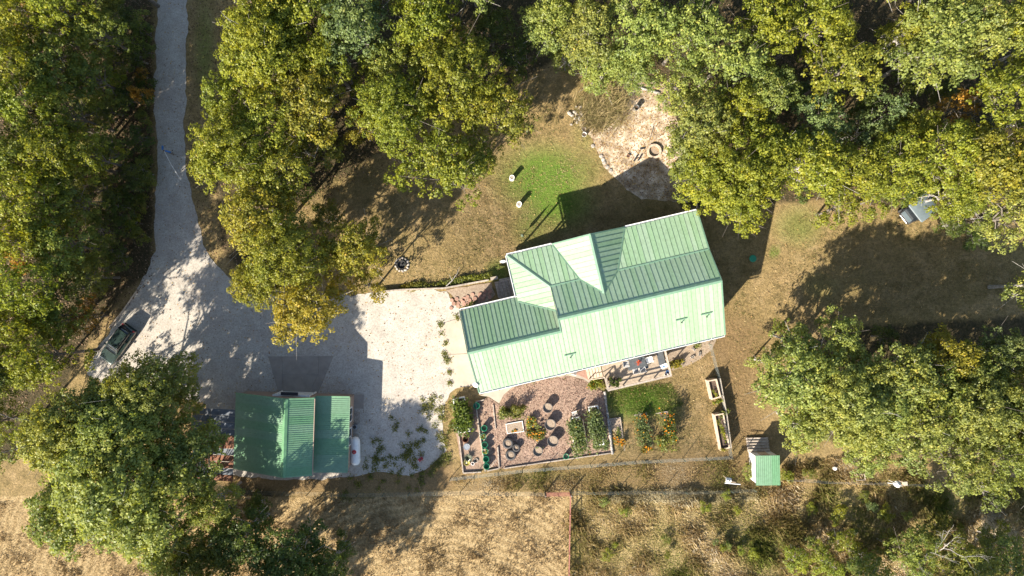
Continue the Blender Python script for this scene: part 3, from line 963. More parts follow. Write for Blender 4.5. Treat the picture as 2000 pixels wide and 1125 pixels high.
COL = {'yg': (.186, .198, .024), 'ol': (.204, .192, .027), 'g': (.155, .175, .038), 'bg': (.130, .165, .062), 'or': (.300, .165, .032), 'dk': (.080, .105, .022),
       'lg': (.205, .222, .058), 'au': (.228, .188, .027), 'md': (.145, .148, .03)}
rt = random.Random(11)
def tree(px, py, rpx, h, col, label, group, kind=None, name='oak_tree', var=None):
    """tree whose crown appears centred on a photo pixel with apparent radius rpx"""
    kind = kind or ('large' if rpx > 92 else 'medium' if rpx > 52 else 'small' if rpx > 26 else 'bush')
    pick = rt.choice({'dense': (1, 3), 'sparse': (0, 2, 4), None: (0, 1, 2, 3)}[var])
    crown, trunk, R, H = tree_proto(kind, pick)
    g = float(gz(*W(px, py, h * .7)))
    zc = g + h * .7
    x, y = W(px, py, zc)
    g = float(gz(x, y))
    rm = rpx * M_PX * (CAM_H - zc) / CAM_H
    t = thing(name, label, 'tree' if kind != 'bush' else 'shrub', (x, y, g - .05), rt.uniform(0, 6.28), group)
    sx = rm / R
    c = bpy.data.objects.new('crown', crown)
    k = bpy.data.objects.new('trunk', trunk)
    for o in (c, k):
        C.objects.link(o)
        o.parent = t
        o.scale = (sx, sx, h / H)
    b = COL[col]
    v = rt.uniform(1.1, 1.34)
    c.color = (b[0] * v * rt.uniform(.93, 1.07), b[1] * v, b[2] * v, 1)
    return t

CN = {'yg': 'yellow-green', 'ol': 'olive gold', 'g': 'mid green', 'bg': 'blue-green', 'or': 'orange-tinged', 'dk': 'dark green', 'lg': 'light green', 'au': 'autumn gold', 'md': 'dull green'}
MARKS = {'marker post': (340, 302), 'parked car': (237, 671), 'fire pit': (785, 517), 'garage apron': (588, 730), 'retaining wall': (830, 563), 'lawn pedestals': (1007, 373), 'stone pile': (1131, 225),
         'fallen log': (1265, 177), 'ornamental grass': (1172, 216), 'block ring': (1277, 296), 'house roof': (1372, 430), 'utility vehicle': (1800, 405), 'small shed': (1497, 920), 'bird feeder': (1735, 937),
         'trough planters': (1405, 800), 'empty timber frame': (1678, 930), 'dead tree': (1800, 1070), 'pipe gate': (1090, 961)}
def wood(lst, where, grp, var=None):
    made = {}
    wood_(lst, where, grp, made, var)
    for lb, ts in made.items():
        if len(ts) < 2:
            continue
        free = list(ts)
        for mk, (mx, my) in MARKS.items():
            if not free:
                break
            px, py, t = min(ts, key=lambda e: (e[0] - mx) ** 2 + (e[1] - my) ** 2)
            if (px - mx) ** 2 + (py - my) ** 2 < 260 ** 2 and any(t is f[2] for f in free):
                free = [f for f in free if f[2] is not t]
                t['label'] = lb + ', closest to the ' + mk
def wood_(lst, where, grp, made, var):
    for e in lst:
        px, py, r, h, col = e[:5]
        size = 'broad' if r > 92 else 'mid-sized' if r > 52 else 'slender' if r > 26 else 'low'
        kindw = 'tree' if r > 26 else 'shrub'
        lb = f'{size} {CN[col]} {kindw} {where}'
        t = tree(px, py, r, h, col, lb, f'{size} {CN[col]} {kindw}s {grp}', name='forest_tree' if r > 26 else 'shrub', var=var)
        made.setdefault(lb, []).append((px, py, t))

# woods west of the gravel lane: tall bright crowns, lower ones in their shade next to the lane
wood([(40, 30, 75, 14, 'yg'), (120, 25, 62, 14.5, 'yg'), (190, 60, 60, 11, 'g'), (30, 120, 70, 15, 'yg'), (105, 130, 70, 13, 'g'), (175, 150, 55, 10, 'g'), (40, 205, 80, 15.5, 'yg'),
      (120, 215, 60, 12, 'g'), (25, 300, 70, 15, 'g'), (100, 300, 72, 14.5, 'yg'), (165, 300, 58, 12, 'yg'), (50, 390, 80, 15, 'yg'), (130, 390, 60, 11.5, 'g'), (30, 470, 66, 14.5, 'yg'),
      (110, 480, 72, 12.5, 'g'), (60, 560, 78, 14, 'yg'), (150, 540, 56, 10, 'md'), (30, 640, 70, 13, 'yg'), (110, 620, 56, 10, 'g'), (75, 700, 76, 13, 'yg'), (0, 740, 60, 12, 'g'),
      (235, 40, 44, 4.2, 'dk'), (265, 110, 38, 3.3, 'dk'), (215, 120, 44, 4.2, 'md'), (255, 190, 42, 3.6, 'dk'), (205, 210, 46, 4.5, 'md'), (265, 270, 40, 3.3, 'dk'), (215, 290, 46, 4.5, 'g'),
      (260, 350, 42, 3.6, 'dk'), (200, 370, 46, 4.8, 'md'), (240, 430, 40, 3.6, 'dk'), (185, 450, 46, 4.8, 'g'), (225, 500, 38, 3.3, 'dk'), (160, 620, 36, 6, 'or'), (10, 880, 48, 8, 'g'), (-30, 830, 60, 12, 'g'),
      (280, 60, 22, 2.4, 'dk'), (285, 160, 22, 2.6, 'dk'), (280, 230, 20, 2.2, 'md'), (278, 320, 22, 2.5, 'dk'), (275, 400, 22, 2.2, 'md'), (200, 560, 24, 2.6, 'md'), (170, 590, 20, 2, 'or')],
     'in the woods west of the lane', 'west of the gravel lane', 'sparse')
wood([(-70, y, 80, 15, 'g') for y in (40, 180, 320, 460, 600, 740)], 'in the woods beyond the western edge', 'beyond the western edge')
rb_ = random.Random(44)
wood([(rb_.uniform(0, 290), rb_.uniform(0, 560), rb_.uniform(16, 36), rb_.uniform(1.8, 4.5), rb_.choice(('md', 'g', 'dk', 'yg', 'or', 'g'))) for _ in range(70)], 'of the undergrowth west of the lane', 'in the western undergrowth')
wood([(rb_.uniform(480, 760), rb_.uniform(20, 420), rb_.uniform(14, 30), rb_.uniform(1.5, 3.5), rb_.choice(('md', 'g', 'dk'))) for _ in range(22)], 'under the oaks beside the lane', 'under the grove oaks')
wood([(rb_.uniform(1560, 1990), rb_.uniform(20, 400), rb_.uniform(16, 34), rb_.uniform(1.8, 4), rb_.choice(('md', 'g', 'dk', 'bg'))) for _ in range(34)], 'of the north-eastern undergrowth', 'in the north-eastern undergrowth')
# oaks between the lane and the lawn
wood([(520, 90, 104, 13.5, 'yg'), (455, 300, 100, 13, 'yg'), (500, 420, 88, 12, 'ol'), (560, 500, 98, 13, 'ol'), (600, 610, 84, 12, 'au'), (690, 490, 72, 10.5, 'ol'), (455, 190, 66, 11, 'yg'),
      (540, 330, 84, 11, 'ol'), (600, 200, 84, 12, 'ol'), (640, 120, 74, 12, 'yg'), (530, 230, 78, 12.5, 'yg'), (625, 270, 52, 8.5, 'md'), (720, 555, 44, 7.5, 'au'), (500, 560, 54, 9.5, 'ol'), (580, 20, 84, 14, 'yg'), (640, 420, 40, 6, 'md'), (590, 290, 36, 6, 'md')],
     'between the lane and the lawn', 'between the lane and the lawn')
wood([(775, 220, 96, 12.5, 'yg'), (890, 150, 108, 13.5, 'yg'), (880, 320, 84, 11.5, 'yg'), (970, 210, 80, 11, 'ol'), (690, 60, 84, 14, 'bg'), (830, 40, 76, 13.5, 'yg'), (700, 250, 40, 8, 'au'), (960, 60, 56, 8, 'dk'),
      (800, 330, 50, 9, 'yg'), (1010, 110, 44, 6, 'dk'), (930, 300, 56, 9.5, 'yg'), (760, 120, 60, 11, 'g')],
     'in the grove north-west of the lawn', 'north-west of the lawn')
# woods behind the sand patch and beside the house
wood([(1075, 40, 66, 10.5, 'lg'), (1150, 60, 72, 12, 'lg'), (1185, 130, 62, 9, 'lg'), (1250, 50, 84, 13, 'lg'), (1245, 130, 56, 8.5, 'lg'), (1340, 60, 78, 13.5, 'lg'), (1330, 160, 62, 11, 'lg'), (1420, 110, 88, 13.5, 'lg'),
      (1370, 240, 74, 12.5, 'lg'), (1440, 210, 66, 12, 'yg'), (1500, 180, 62, 12.5, 'lg'), (1110, 110, 40, 6, 'g'), (1500, 50, 76, 14, 'yg'), (1345, 300, 54, 9, 'lg')],
     'in the woods behind the sand patch', 'behind the sand patch')
wood([(1440, 350, 104, 13, 'yg'), (1500, 300, 76, 12.5, 'yg'), (1375, 355, 62, 10.5, 'yg'), (1455, 420, 52, 10, 'yg')],
     'leaning over the north-east corner of the house', 'over the house corner')
wood([(1590, 50, 84, 14, 'yg'), (1640, 140, 84, 14, 'ol'), (1600, 240, 66, 11.5, 'bg'), (1580, 320, 86, 12.5, 'yg'), (1690, 200, 44, 8, 'dk'), (1780, 60, 56, 11, 'yg'), (1850, 30, 72, 14, 'lg'), (1830, 90, 92, 14, 'lg'),
      (1920, 60, 76, 14, 'lg'), (1985, 40, 70, 14, 'yg'), (1740, 210, 52, 9.5, 'bg'), (1690, 250, 48, 9, 'bg'), (1880, 205, 42, 8, 'or'), (1970, 190, 82, 13.5, 'yg'), (1790, 250, 54, 9, 'yg'), (1670, 340, 82, 11, 'yg'),
      (1760, 320, 78, 11.5, 'yg'), (1850, 300, 80, 12, 'yg'), (1940, 320, 84, 13, 'ol'), (1870, 380, 62, 10, 'yg'), (1985, 420, 76, 11.5, 'lg'), (1640, 410, 50, 7.5, 'yg'), (1720, 390, 46, 7, 'yg'), (1780, 150, 40, 4, 'dk'), (1850, 170, 36, 3.5, 'dk'),
      (1930, 420, 40, 6, 'g'), (1860, 440, 34, 2.8, 'dk'), (1910, 470, 30, 2.6, 'dk')],
     'in the woods north-east of the house', 'north-east of the house')
wood([(2075, y, 84, 14, 'lg') for y in (60, 210, 360, 560, 760, 930)], 'in the woods beyond the eastern edge', 'beyond the eastern edge')
wood([(x, -75, 86, 14, 'lg') for x in (60, 200, 460, 600, 760, 920, 1080, 1240, 1400, 1560, 1720, 1880)], 'in the woods beyond the northern edge', 'beyond the northern edge')
# oaks east of the garden
wood([(1562, 735, 92, 11.5, 'lg'), (1630, 668, 72, 10, 'lg'), (1660, 790, 98, 12.5, 'lg'), (1570, 830, 64, 9.5, 'lg'), (1690, 870, 66, 10, 'lg'), (1760, 740, 88, 12.5, 'lg'), (1850, 700, 66, 11, 'ol'), (1900, 790, 96, 12.5, 'lg'), (1725, 790, 90, 12, 'lg'), (1975, 800, 84, 12, 'g'), (1840, 770, 80, 12, 'g'), (1500, 710, 40, 6.5, 'lg'), (1930, 730, 66, 11, 'g'),
      (1790, 840, 84, 12, 'lg'), (1960, 690, 60, 10.5, 'bg'), (1880, 900, 76, 11.5, 'lg'), (1965, 900, 72, 11.5, 'g'), (1540, 660, 44, 6.5, 'g'), (1730, 660, 34, 4, 'dk'), (1940, 960, 46, 7, 'g')],
     'in the stand east of the garden', 'east of the garden fence')
# field edge, south-east: young yellow-green growth and shaded trees
wood([(1560, 1095, 34, 3.5, 'yg'), (1600, 1075, 28, 3, 'yg'), (1650, 1060, 30, 3.2, 'yg'), (1620, 1110, 36, 4, 'yg'), (1680, 1090, 32, 3.5, 'yg'), (1640, 1000, 18, 1.5, 'yg'), (1730, 1005, 20, 1.8, 'yg'), (1790, 1085, 62, 6.5, 'g'),
      (1900, 1095, 58, 6.5, 'g'), (1960, 1080, 46, 6, 'lg'), (1860, 1120, 44, 6.5, 'md'), (1840, 1030, 24, 2, 'md'), (1960, 1030, 16, 1.3, 'yg'), (1705, 1115, 48, 5, 'g'), (1740, 1070, 36, 4, 'md'), (1990, 1115, 50, 6, 'g'), (1935, 1050, 30, 3, 'md'), (1180, 980, 12, 1.0, 'lg'), (1220, 1000, 14, 1.0, 'yg'), (1540, 930, 18, 1.1, 'yg'), (1580, 925, 16, 1.0, 'md'), (1460, 915, 13, .9, 'lg'), (1463, 930, 11, .8, 'lg')],
     'near the south fence', 'near the south fence')
wood([(rb_.uniform(1130, 1980), rb_.uniform(968, 1118), rb_.uniform(7, 15), rb_.uniform(.5, 1.1), rb_.choice(('yg', 'lg', 'md', 'bg', 'yg'))) for _ in range(28)], 'in the dry uncut field', 'in the uncut field')
# south-west corner: the great oak over the field edge, its darker neighbour, trees in the shade
BIG = 'great spreading oak over the field corner beside the garage'
for px, py, r, h, col, lb in ((230, 950, 150, 15.5, 'lg', 'great spreading light green oak over the mown field corner'), (140, 845, 104, 14, 'lg', 'tall light green oak west of the lean-to, at the wood edge'),
                              (292, 772, 98, 13, 'lg', 'darker green oak spreading over the front of the parked car'), (370, 900, 86, 12.5, 'lg', 'light green oak reaching over the lean-to roof'),
                              (230, 835, 112, 14, 'lg', 'light green oak crown between the parked car and the great oak'), (410, 985, 56, 10.5, 'lg', 'small light green oak between the lean-to and the shaded trees'),
                              (130, 1010, 84, 12, 'lg', 'light green oak at the western rim of the mown field'), (300, 1040, 84, 12, 'lg', 'light green oak at the southern rim of the field corner grove')):
    tree(px, py, r, h, col, lb, None, var='dense')
wood([(470, 1055, 76, 10.5, 'dk'), (560, 1090, 84, 10.5, 'dk'), (645, 1105, 60, 9, 'dk'), (400, 1085, 66, 8.5, 'g'), (500, 990, 34, 3.5, 'dk'), (340, 1110, 56, 8, 'g')],  # the dark leaf colour has the shade on these trees put into it
     'in shade on the mown field by the garage', 'in shade south of the garage', 'dense')
wood([(390, 1320, 112, 17, 'g'), (490, 1335, 94, 15, 'g'), (250, 1250, 90, 16, 'g'), (565, 1250, 72, 12, 'g'), (470, 1215, 84, 14, 'g'), (330, 1200, 80, 15, 'g'), (1640, 1290, 70, 10, 'g'), (1900, 1260, 90, 12, 'g')],
     'beyond the southern edge of the field', 'beyond the southern edge', 'dense')

# small plants of the yard share one builder
def leafy(name, label, cat, px, py, rx, ry, h, n, size, col, rz=0.0, flowers=0, group=None, base=0.0, seed=0, clumpy=.5):
    n = int(n * 1.6)
    rx, ry = rx * 1.12, ry * 1.05
    p = Gw(px, py, base)
    rng = np.random.default_rng(1000 + seed + int(px * 7 + py * 13))
    t = thing(name, label, cat, p, rz, group)
    k = max(3, int(n / 45))
    cc = rng.uniform(-1, 1, (k, 2)) * (1 - clumpy * .3)
    ch = rng.uniform(.45, 1.0, k)
    pick = rng.integers(0, k, n)
    off = rng.normal(size=(n, 3)) * np.array([.24, .24, .16])
    P = np.column_stack([cc[pick] + off[:, :2], ch[pick] * rng.uniform(.45, 1.0, n) + off[:, 2] * .6])
    P[:, 2] = np.clip(P[:, 2], .03, 1.2)
    P *= np.array([rx, ry, h])
    N = rng.normal(size=(n, 3)) * .5 + np.array([0, 0, .9])
    N /= np.linalg.norm(N, axis=1, keepdims=True)
    V, Q = leaf_quads(P, N, size * 1.25, rng)
    o = bpy.data.objects.new('foliage', fast_mesh('foliage', V, Q, M_LEAF, {'lv': np.clip(.45 + rng.normal(size=n) * .22, 0, 1)}))
    C.objects.link(o)
    o.parent = t
    o.color = (*COL[col], 1) if isinstance(col, str) else (*col, 1)
    st = MB()
    for c_, hh in zip(cc[:14], ch[:14]):
        st.tube([(c_[0] * rx * .6, c_[1] * ry * .6, -.04), (c_[0] * rx, c_[1] * ry, hh * h * .85)], [.014, .006], 4)
    st.build('stem', M_BARK, t)
    if flowers:
        Pf = P[rng.integers(0, n, flowers)] + np.array([0, 0, .05])
        Nf = rng.normal(size=(flowers, 3)) * .35 + np.array([0, 0, 1])
        Nf /= np.linalg.norm(Nf, axis=1, keepdims=True)
        V, Q = leaf_quads(Pf, Nf, size * 1.1, rng, .9)
        f = bpy.data.objects.new('blossom', fast_mesh('blossom', V, Q, M_FLOWER, {'lv': rng.uniform(0, 1, flowers)}))
        C.objects.link(f)
        f.parent = t
    return t
# ------------------------------------------------------------------ deck with stairs and rails (house axes)
def H(s, t, z=0.0):
    c, sn = math.cos(HA), math.sin(HA)
    return Vector((s * c + t * sn, s * sn - t * c, z))
DZ = .6
deck = thing('deck', 'weathered wooden deck with plank floor, rails and side stairs', 'deck', H(9.8, 11.7, float(gz(*H(9.8, 11.7)[:2]))), HA)
dl = deck.location
L = lambda s, t, z: (s - 9.8, -(t - 11.7), z - dl.z)
nb = 25
for i in range(nb):
    t = 8.32 + (i + .5) * (11.66 - 8.32) / nb
    MB().box(L(9.8, t, DZ - .02), (6.2, .127, .045)).build('deck_board', M_DECK, deck)
for s in (6.75, 9.8, 12.85):
    MB().bar(L(s, 8.3, DZ - .16), L(s, 11.6, DZ - .16), .06, .2).build('joist', M_DECK, deck)
MB().bar(L(6.7, 11.68, DZ - .12), L(12.9, 11.68, DZ - .12), .05, .22).build('fascia', M_TIMBER, deck)
for s in (6.75, 8.3, 9.85, 11.4, 12.86):
    MB().box(L(s, 11.62, .3), (.1, .1, 2.5)).build('post', M_TIMBER, deck)
for t in (8.5, 10.1):
    MB().box(L(12.86, t, .3), (.1, .1, 2.5)).build('post', M_TIMBER, deck)
MB().bar(L(6.66, 11.63, DZ + .98), L(12.95, 11.63, DZ + .98), .16, .045).build('top_rail', M_TIMBER, deck)
MB().bar(L(6.66, 11.60, DZ + .5), L(12.95, 11.60, DZ + .5), .04, .12).build('mid_rail', M_TIMBER, deck)
MB().bar(L(12.88, 8.4, DZ + .98), L(12.88, 11.54, DZ + .98), .16, .045).build('top_rail', M_TIMBER, deck)
MB().bar(L(12.88, 8.4, DZ + .5), L(12.88, 11.54, DZ + .5), .04, .12).build('mid_rail', M_TIMBER, deck)
MB().bar(L(6.74, 10.45, DZ + .98), L(6.74, 11.54, DZ + .98), .16, .045).build('top_rail', M_TIMBER, deck)
MB().bar(L(6.74, 10.45, DZ + .5), L(6.74, 11.54, DZ + .5), .04, .12).build('mid_rail', M_TIMBER, deck)
MB().box(L(6.75, 10.45, .3), (.1, .1, 2.5)).build('post', M_TIMBER, deck)
for i in range(5):
    MB().box(L(6.5 - i * .29, 9.75, DZ - .16 - i * .16), (.255, 1.3, .045)).build('stair_tread', M_PALETIMBER, deck)
for t in (9.12, 10.38):
    MB().bar(L(6.7, t, DZ - .25), L(5.2, t, DZ - 1.1), .05, .22).build('stringer', M_TIMBER, deck)
    MB().bar(L(6.7, t, DZ + .85), L(5.3, t, DZ + .05), .06, .06).build('stair_rail', M_TIMBER, deck)
    MB().box(L(5.35, t, DZ - .5), (.09, .09, 1.25)).build('post', M_TIMBER, deck)

def on_deck(px, py, h=0.0):
    x, y = W(px, py, DZ + h)
    return Vector((x, y, DZ + .003))
tb = thing('patio_table', 'dark glass-topped patio table on the deck', 'table', on_deck(1245, 709, .72), HA)
M_TGLASS = pm('table_glass', (.10, .105, .105), (.07, .075, .075), 4, .25)
MB().box((0, 0, .72), (1.55, 1.0, .03)).build('tabletop', M_TGLASS, tb)
for sx in (-.7, .7):
    for sy in (-.42, .42):
        MB().tube([(sx, sy, 0), (sx * .95, sy * .95, .71)], .022, 6).build('leg', M_DARKMETAL, tb)
fl = thing('flower_pot', 'small pot of red flowers on the patio table', 'flower pot', tb.location + Vector((.05, .05, .735)))
MB().lathe([(.06, 0), (.1, .16), (.085, .16), (.08, .1)], 12).build('pot', M_RUST, fl)
rngf = np.random.default_rng(8)
Pf = rngf.normal(size=(60, 3)) * np.array([.11, .11, .05]) + np.array([0, 0, .24])
Nf = np.tile([0, 0, 1.0], (60, 1)) + rngf.normal(size=(60, 3)) * .4
Nf /= np.linalg.norm(Nf, axis=1, keepdims=True)
Vf, Qf = leaf_quads(Pf, Nf, .09, rngf)
M_REDLEAF = ramp_attr_material('red_petal', [(0, (.35, .03, .01)), (1, (.5, .09, .02))])
ob = bpy.data.objects.new('blossom', fast_mesh('blossom', Vf, Qf, M_REDLEAF, {'lv': rngf.uniform(0, 1, 60)}))
C.objects.link(ob); ob.parent = fl
M_SLING = pm('grey_sling', (.34, .34, .34), (.26, .26, .26), 12, .8)
def patio_chair(px, py, rz, label, sling, group):
    c = thing('patio_chair', label, 'chair', on_deck(px, py, .45), HA + rz, group)
    MB().box((0, 0, .43), (.5, .5, .03)).build('seat', sling, c)
    MB().bar((0, .26, .45), (0, .36, .92), .48, .03, up=(0, 1, 0)).build('backrest', sling, c)
    for sx in (-.27, .27):
        MB().tube([(sx, -.25, 0), (sx, -.25, .64), (sx, .3, .66)], .018, 6).build('arm_frame', M_WHITE, c)
        MB().tube([(sx, .22, 0), (sx, .27, .45), (sx, .38, .95)], .018, 6).build('back_frame', M_WHITE, c)
    return c
for px, py, rz, sl, lb in ((1234, 696, 0, M_WHITE, 'white patio chair under the eave, beside the patio table'), (1247.5, 693.5, 0, M_WHITE, 'white patio chair under the eave, nearer the grey lounge mat'),
                           (1223, 711, 1.5, M_SLING, 'grey sling patio chair at the stair end of the table'), (1266, 703, -1.5, M_WHITE, 'white patio chair at the table end facing the lounge mat'),
                           (1241, 721.5, 3.1, M_SLING, 'grey sling patio chair on the lawn side, nearer the stairs'), (1254, 719, 3.2, M_SLING, 'grey sling patio chair on the lawn side, nearer the cooler')):
    patio_chair(px, py, rz, lb, sl, 'chairs round the patio table')
for px, py, lb in ((1230.5, 719.5, 'small mesh footstool by the stair end of the patio table'), (1262.5, 715.5, 'small mesh footstool by the lounge end of the patio table')):
    st = thing('footstool', lb, 'footstool', on_deck(px, py, .4), HA)
    MB().box((0, 0, .4), (.36, .42, .04)).build('seat', M_TGLASS, st)
    for sx in (-.15, .15):
        for sy in (-.18, .18):
            MB().box((sx, sy, .19), (.03, .03, .38)).build('leg', M_DARKMETAL, st)
lm = thing('lounge_bench', 'long grey cushioned bench at the end of the deck', 'bench', on_deck(1290.5, 697, .4), HA)
MB().box((0, 0, .33), (.62, 1.5, .12)).build('cushion', M_TGLASS, lm)
MB().box((0, 0, .22), (.6, 1.46, .08)).build('frame', M_DARKMETAL, lm)
for sx in (-.26, .26):
    for sy in (-.68, .68):
        MB().box((sx, sy, .1), (.05, .05, .2)).build('leg', M_DARKMETAL, lm)
co = thing('cooler_box', 'white and blue cooler box at the deck rail', 'cooler', on_deck(1297, 715, .4), HA + .15)
MB().box((0, 0, .19), (.58, .36, .34)).build('body', M_BLUE, co)
MB().box((0, 0, .385), (.62, .4, .06)).build('lid', M_WHITE, co)
MB().box((-.05, -.03, .43), (.2, .12, .03)).build('handle', M_BLUE, co)

def pot(name, label, p, r, h, mat, fill, group=None, soil=M_SOIL, cat='pot', rim=.012, wall=.02):
    t = thing(name, label, cat, p, 0, group)
    MB().lathe([(r * .78, 0), (r * .98, h * .96), (r * .98 + rim, h * .96), (r * .98 + rim, h), (r * .98 - wall, h), (r * .9 - wall, h * fill), ], 22).build('tub', mat, t)
    MB().lathe([(0, h * fill + .005), (r * .9 - wall + .004, h * fill + .004)], 22).build('soil', soil, t)
    return t
for k, (px, py) in enumerate(((1196, 748), (1203, 741), (1190, 740))):
    lb = ('black pot of leafy herbs in the deck corner', 'black pot beside the deck trellis', 'small black pot at the deck edge by the stairs')[k]
    pot('plant_pot', lb, on_deck(px, py, .3), .2, .34, M_BLACK, .85)
    q = on_deck(px, py, .3)
    leafy('potted_plant', ('tall leafy herb growing in the deck corner pot', 'tangled dark plant climbing by the deck trellis', 'small leafy plant at the deck edge by the stairs')[k], 'plant', px, py, .26, .26, .75, 130, .12, 'dk', base=DZ - float(gz(q.x, q.y)) + .3)
tr = thing('trellis', 'dark folding trellis standing in the deck corner', 'trellis', on_deck(1189, 742), HA + .5)
for i in range(5):
    MB().tube([(-.4 + i * .2, 0, 0), (-.4 + i * .2, 0, 1.35 - abs(i - 2) * .12)], .013, 5).build('upright', M_DARKMETAL, tr)
for z in (.35, .75, 1.1):
    MB().tube([(-.4, 0, z), (.4, 0, z)], .011, 5).build('crossbar', M_DARKMETAL, tr)
for k, (px, py) in enumerate(((1301, 731), (1304, 727))):
    pot('plant_pot', ('white-rimmed dark pot in the rail corner by the cooler', 'dark blue pot against the end rail by the cooler')[k], on_deck(px, py, .3), .15, .3, (M_WHITE, M_BLUE)[k], .7)

# ------------------------------------------------------------------ garden: pots, barrels, tyres, raised beds
for k, (px, py, f) in enumerate(((946, 834, .35), (944, 850, .8), (947, 866, .4), (948, 879, .85), (949.5, 894, .3), (950.5, 908, .3))):
    lb = 'green plastic tub in the row along the timber edging, ' + ('first from the bushy planter', 'second, with a small plant', 'third, half filled', 'fourth, with sprouting greens', 'fifth, empty', 'last, empty, by the corner timber')[k]
    t = pot('garden_tub', lb, Gw(px, py), .29, .66, M_POT, f, 'green tubs along the timber edging', M_DRYSOIL if f > .33 else M_POT)
    if k in (1, 3):
        leafy('tub_plant', ('sparse greens growing in the second green tub', 'sprouting greens filling the fourth green tub')[k // 2], 'plant', px, py, .2, .2, .22, 26, .12, 'yg', base=.5)
pot('garden_tub', 'dark green tub in the corner between the concrete walk and bushy planter', Gw(931, 791), .31, .5, M_POT, .3, None, M_POT)
pot('garden_tub', 'lone green tub near the south garden edging', Gw(1105, 889.5), .27, .5, M_POT, .5, None, M_DRYSOIL)
pot('rusty_barrel', 'open rusty barrel next to the grey lidded barrel', Gw(910, 855), .30, .85, M_RUST, .3, cat='barrel')
b = thing('metal_barrel', 'grey lidded metal barrel next to the rusty one', 'barrel', Gw(912.5, 869))
MB().lathe([(.3, 0), (.3, .25), (.315, .27), (.3, .29), (.3, .55), (.315, .57), (.3, .59), (.3, .84)], 22).build('drum', M_GALV, b)
MB().lathe([(.315, .84), (.315, .88), (.28, .88), (.27, .86), (0, .86)], 22).build('lid', M_GALV, b)

def tyre_planter(px, py, r, label):
    t = thing('tyre_planter', label, 'tyre planter', Gw(px, py), 0, 'tyre planters')
    prof = [(r * .66, .0), (r * .95, .02), (r, .1), (r, .42), (r * .95, .5), (r * .7, .52), (r * .66, .48), (r * .64, .36)]
    MB().lathe(prof, 26).build('tyre', M_TYRE, t, True)
    mb = MB()
    for i in range(22):
        a = 2 * math.pi * i / 22
        mb.box((math.cos(a) * r, math.sin(a) * r, .26), (.05, .07, .46), a)
    mb.build('tread', M_TYRE, t)
    MB().lathe([(0, .41), (r * .3, .42), (r * .655, .38)], 20).build('soil', M_DRYSOIL, t)
tyre_planter(992, 864.5, .5, 'large tyre planter touching the other large tyre, beside the small flower frame')
tyre_planter(997.5, 887, .5, 'large tyre planter of dry soil nearest the south timber edging')
tyre_planter(1008, 873, .34, 'small tyre planter squeezed against two larger tyres')
M_RING = pm('planter_ring', (.13, .115, .10), (.07, .06, .055), 8, .7)
for px, py, r, lb in ((1069, 794.5, .47, 'round metal-sided planter of pale soil nearest the house wall'), (1074, 827, .54, 'round planter with bare twigs beside the orange flowers'),
                      (1079, 859, .54, 'round planter of pale soil south of the twiggy one'), (1050, 878.5, .48, 'round planter with a few green sprouts, nearest the tyres')):
    pot('round_planter', lb, Gw(px, py), r, .72, M_RING, .74, 'round metal planters', M_DRYSOIL, 'planter', .02, .03)
leafy('sprout', 'few green sprouts at the rim of a round planter', 'plant', 1053, 874, .3, .2, .2, 20, .12, 'g', base=.45)
tw = thing('dry_twigs', 'bare brown twigs lying in a round planter', 'twigs', Gw(1074, 827, .46))
rw = random.Random(2)
for i in range(5):
    a = rw.uniform(0, 6.28)
    MB().tube([(rw.uniform(-.2, .2), rw.uniform(-.2, .2), 0), (math.cos(a) * .3, math.sin(a) * .3, .05)], .012, 4).build('twig', M_BARK, tw)

def raised_bed(name, label, px4, h, soil_mat, mat, wall=.09, soil_h=.8, group=None, cat='planter box'):
    P = [Gw(*p) for p in px4]
    c = sum(P, Vector()) / 4
    c.z = min(p.z for p in P)
    t = thing(name, label, cat, c, 0, group)
    q = [Vector((p.x - c.x, p.y - c.y)) for p in P]
    for i in range(4):
        a, b_ = q[i], q[(i + 1) % 4]
        d = (b_ - a).normalized() * (wall / 2 - .004)
        if i % 2:
            d = -d
        MB().bar((a.x - d.x, a.y - d.y, h / 2 - .06), (b_.x + d.x, b_.y + d.y, h / 2 - .06), wall, h + .12).build('side_board', mat, t)
    s = [v * .985 for v in q]
    MB().prism([(v.x, v.y) for v in s], -.1, h * soil_h).build('soil', soil_mat, t)
    return t
raised_bed('planter_box', 'white-framed planter box overflowing with a bushy green vine', [(886, 779), (907, 774), (918, 840), (896, 844)], .55, M_SOIL, M_WHITE)
leafy('bushy_vine', 'bushy bright green vine filling the white planter box', 'plant', 904.5, 811, .72, 1.45, 1.0, 1100, .2, (.10, .135, .02), HA - .05, base=.35)
raised_bed('flower_bed', 'low white frame with a few orange flowers by the tyres', [(988, 828), (1020, 822), (1023, 842), (991, 846)], .16, M_DRYSOIL, M_WHITE, .05)
leafy('flower_tuft', 'small orange flower tuft in the low white frame', 'flower', 1002, 841, .25, .2, .25, 60, .1, 'g', flowers=9)
leafy('marigold_clump', 'orange marigold clump between the round planters', 'flower', 1046, 846, .75, .55, .6, 420, .14, 'md', flowers=66)
leafy('marigold_clump', 'orange-topped leafy clump beside the twiggy planter', 'flower', 1040, 824, .5, .55, .75, 360, .14, 'lg', flowers=27)
leafy('herb_patch', 'low green herb patch near the concrete walk', 'plant', 1000, 806, 1.0, .55, .4, 520, .12, 'md')
leafy('tall_herb', 'tall feathery herb standing over the low herb patch', 'plant', 984, 804, .35, .6, 1.4, 340, .13, 'g')
leafy('tall_herb', 'tall wispy stems at the back of the herb patch', 'plant', 1012, 798, .6, .35, 1.7, 300, .12, 'md')
raised_bed('planter_box', 'white planter box of tangled vines, garden side of the trellis netting', [(1114, 816), (1131, 813), (1138, 868), (1121, 871)], .5, M_SOIL, M_WHITE)
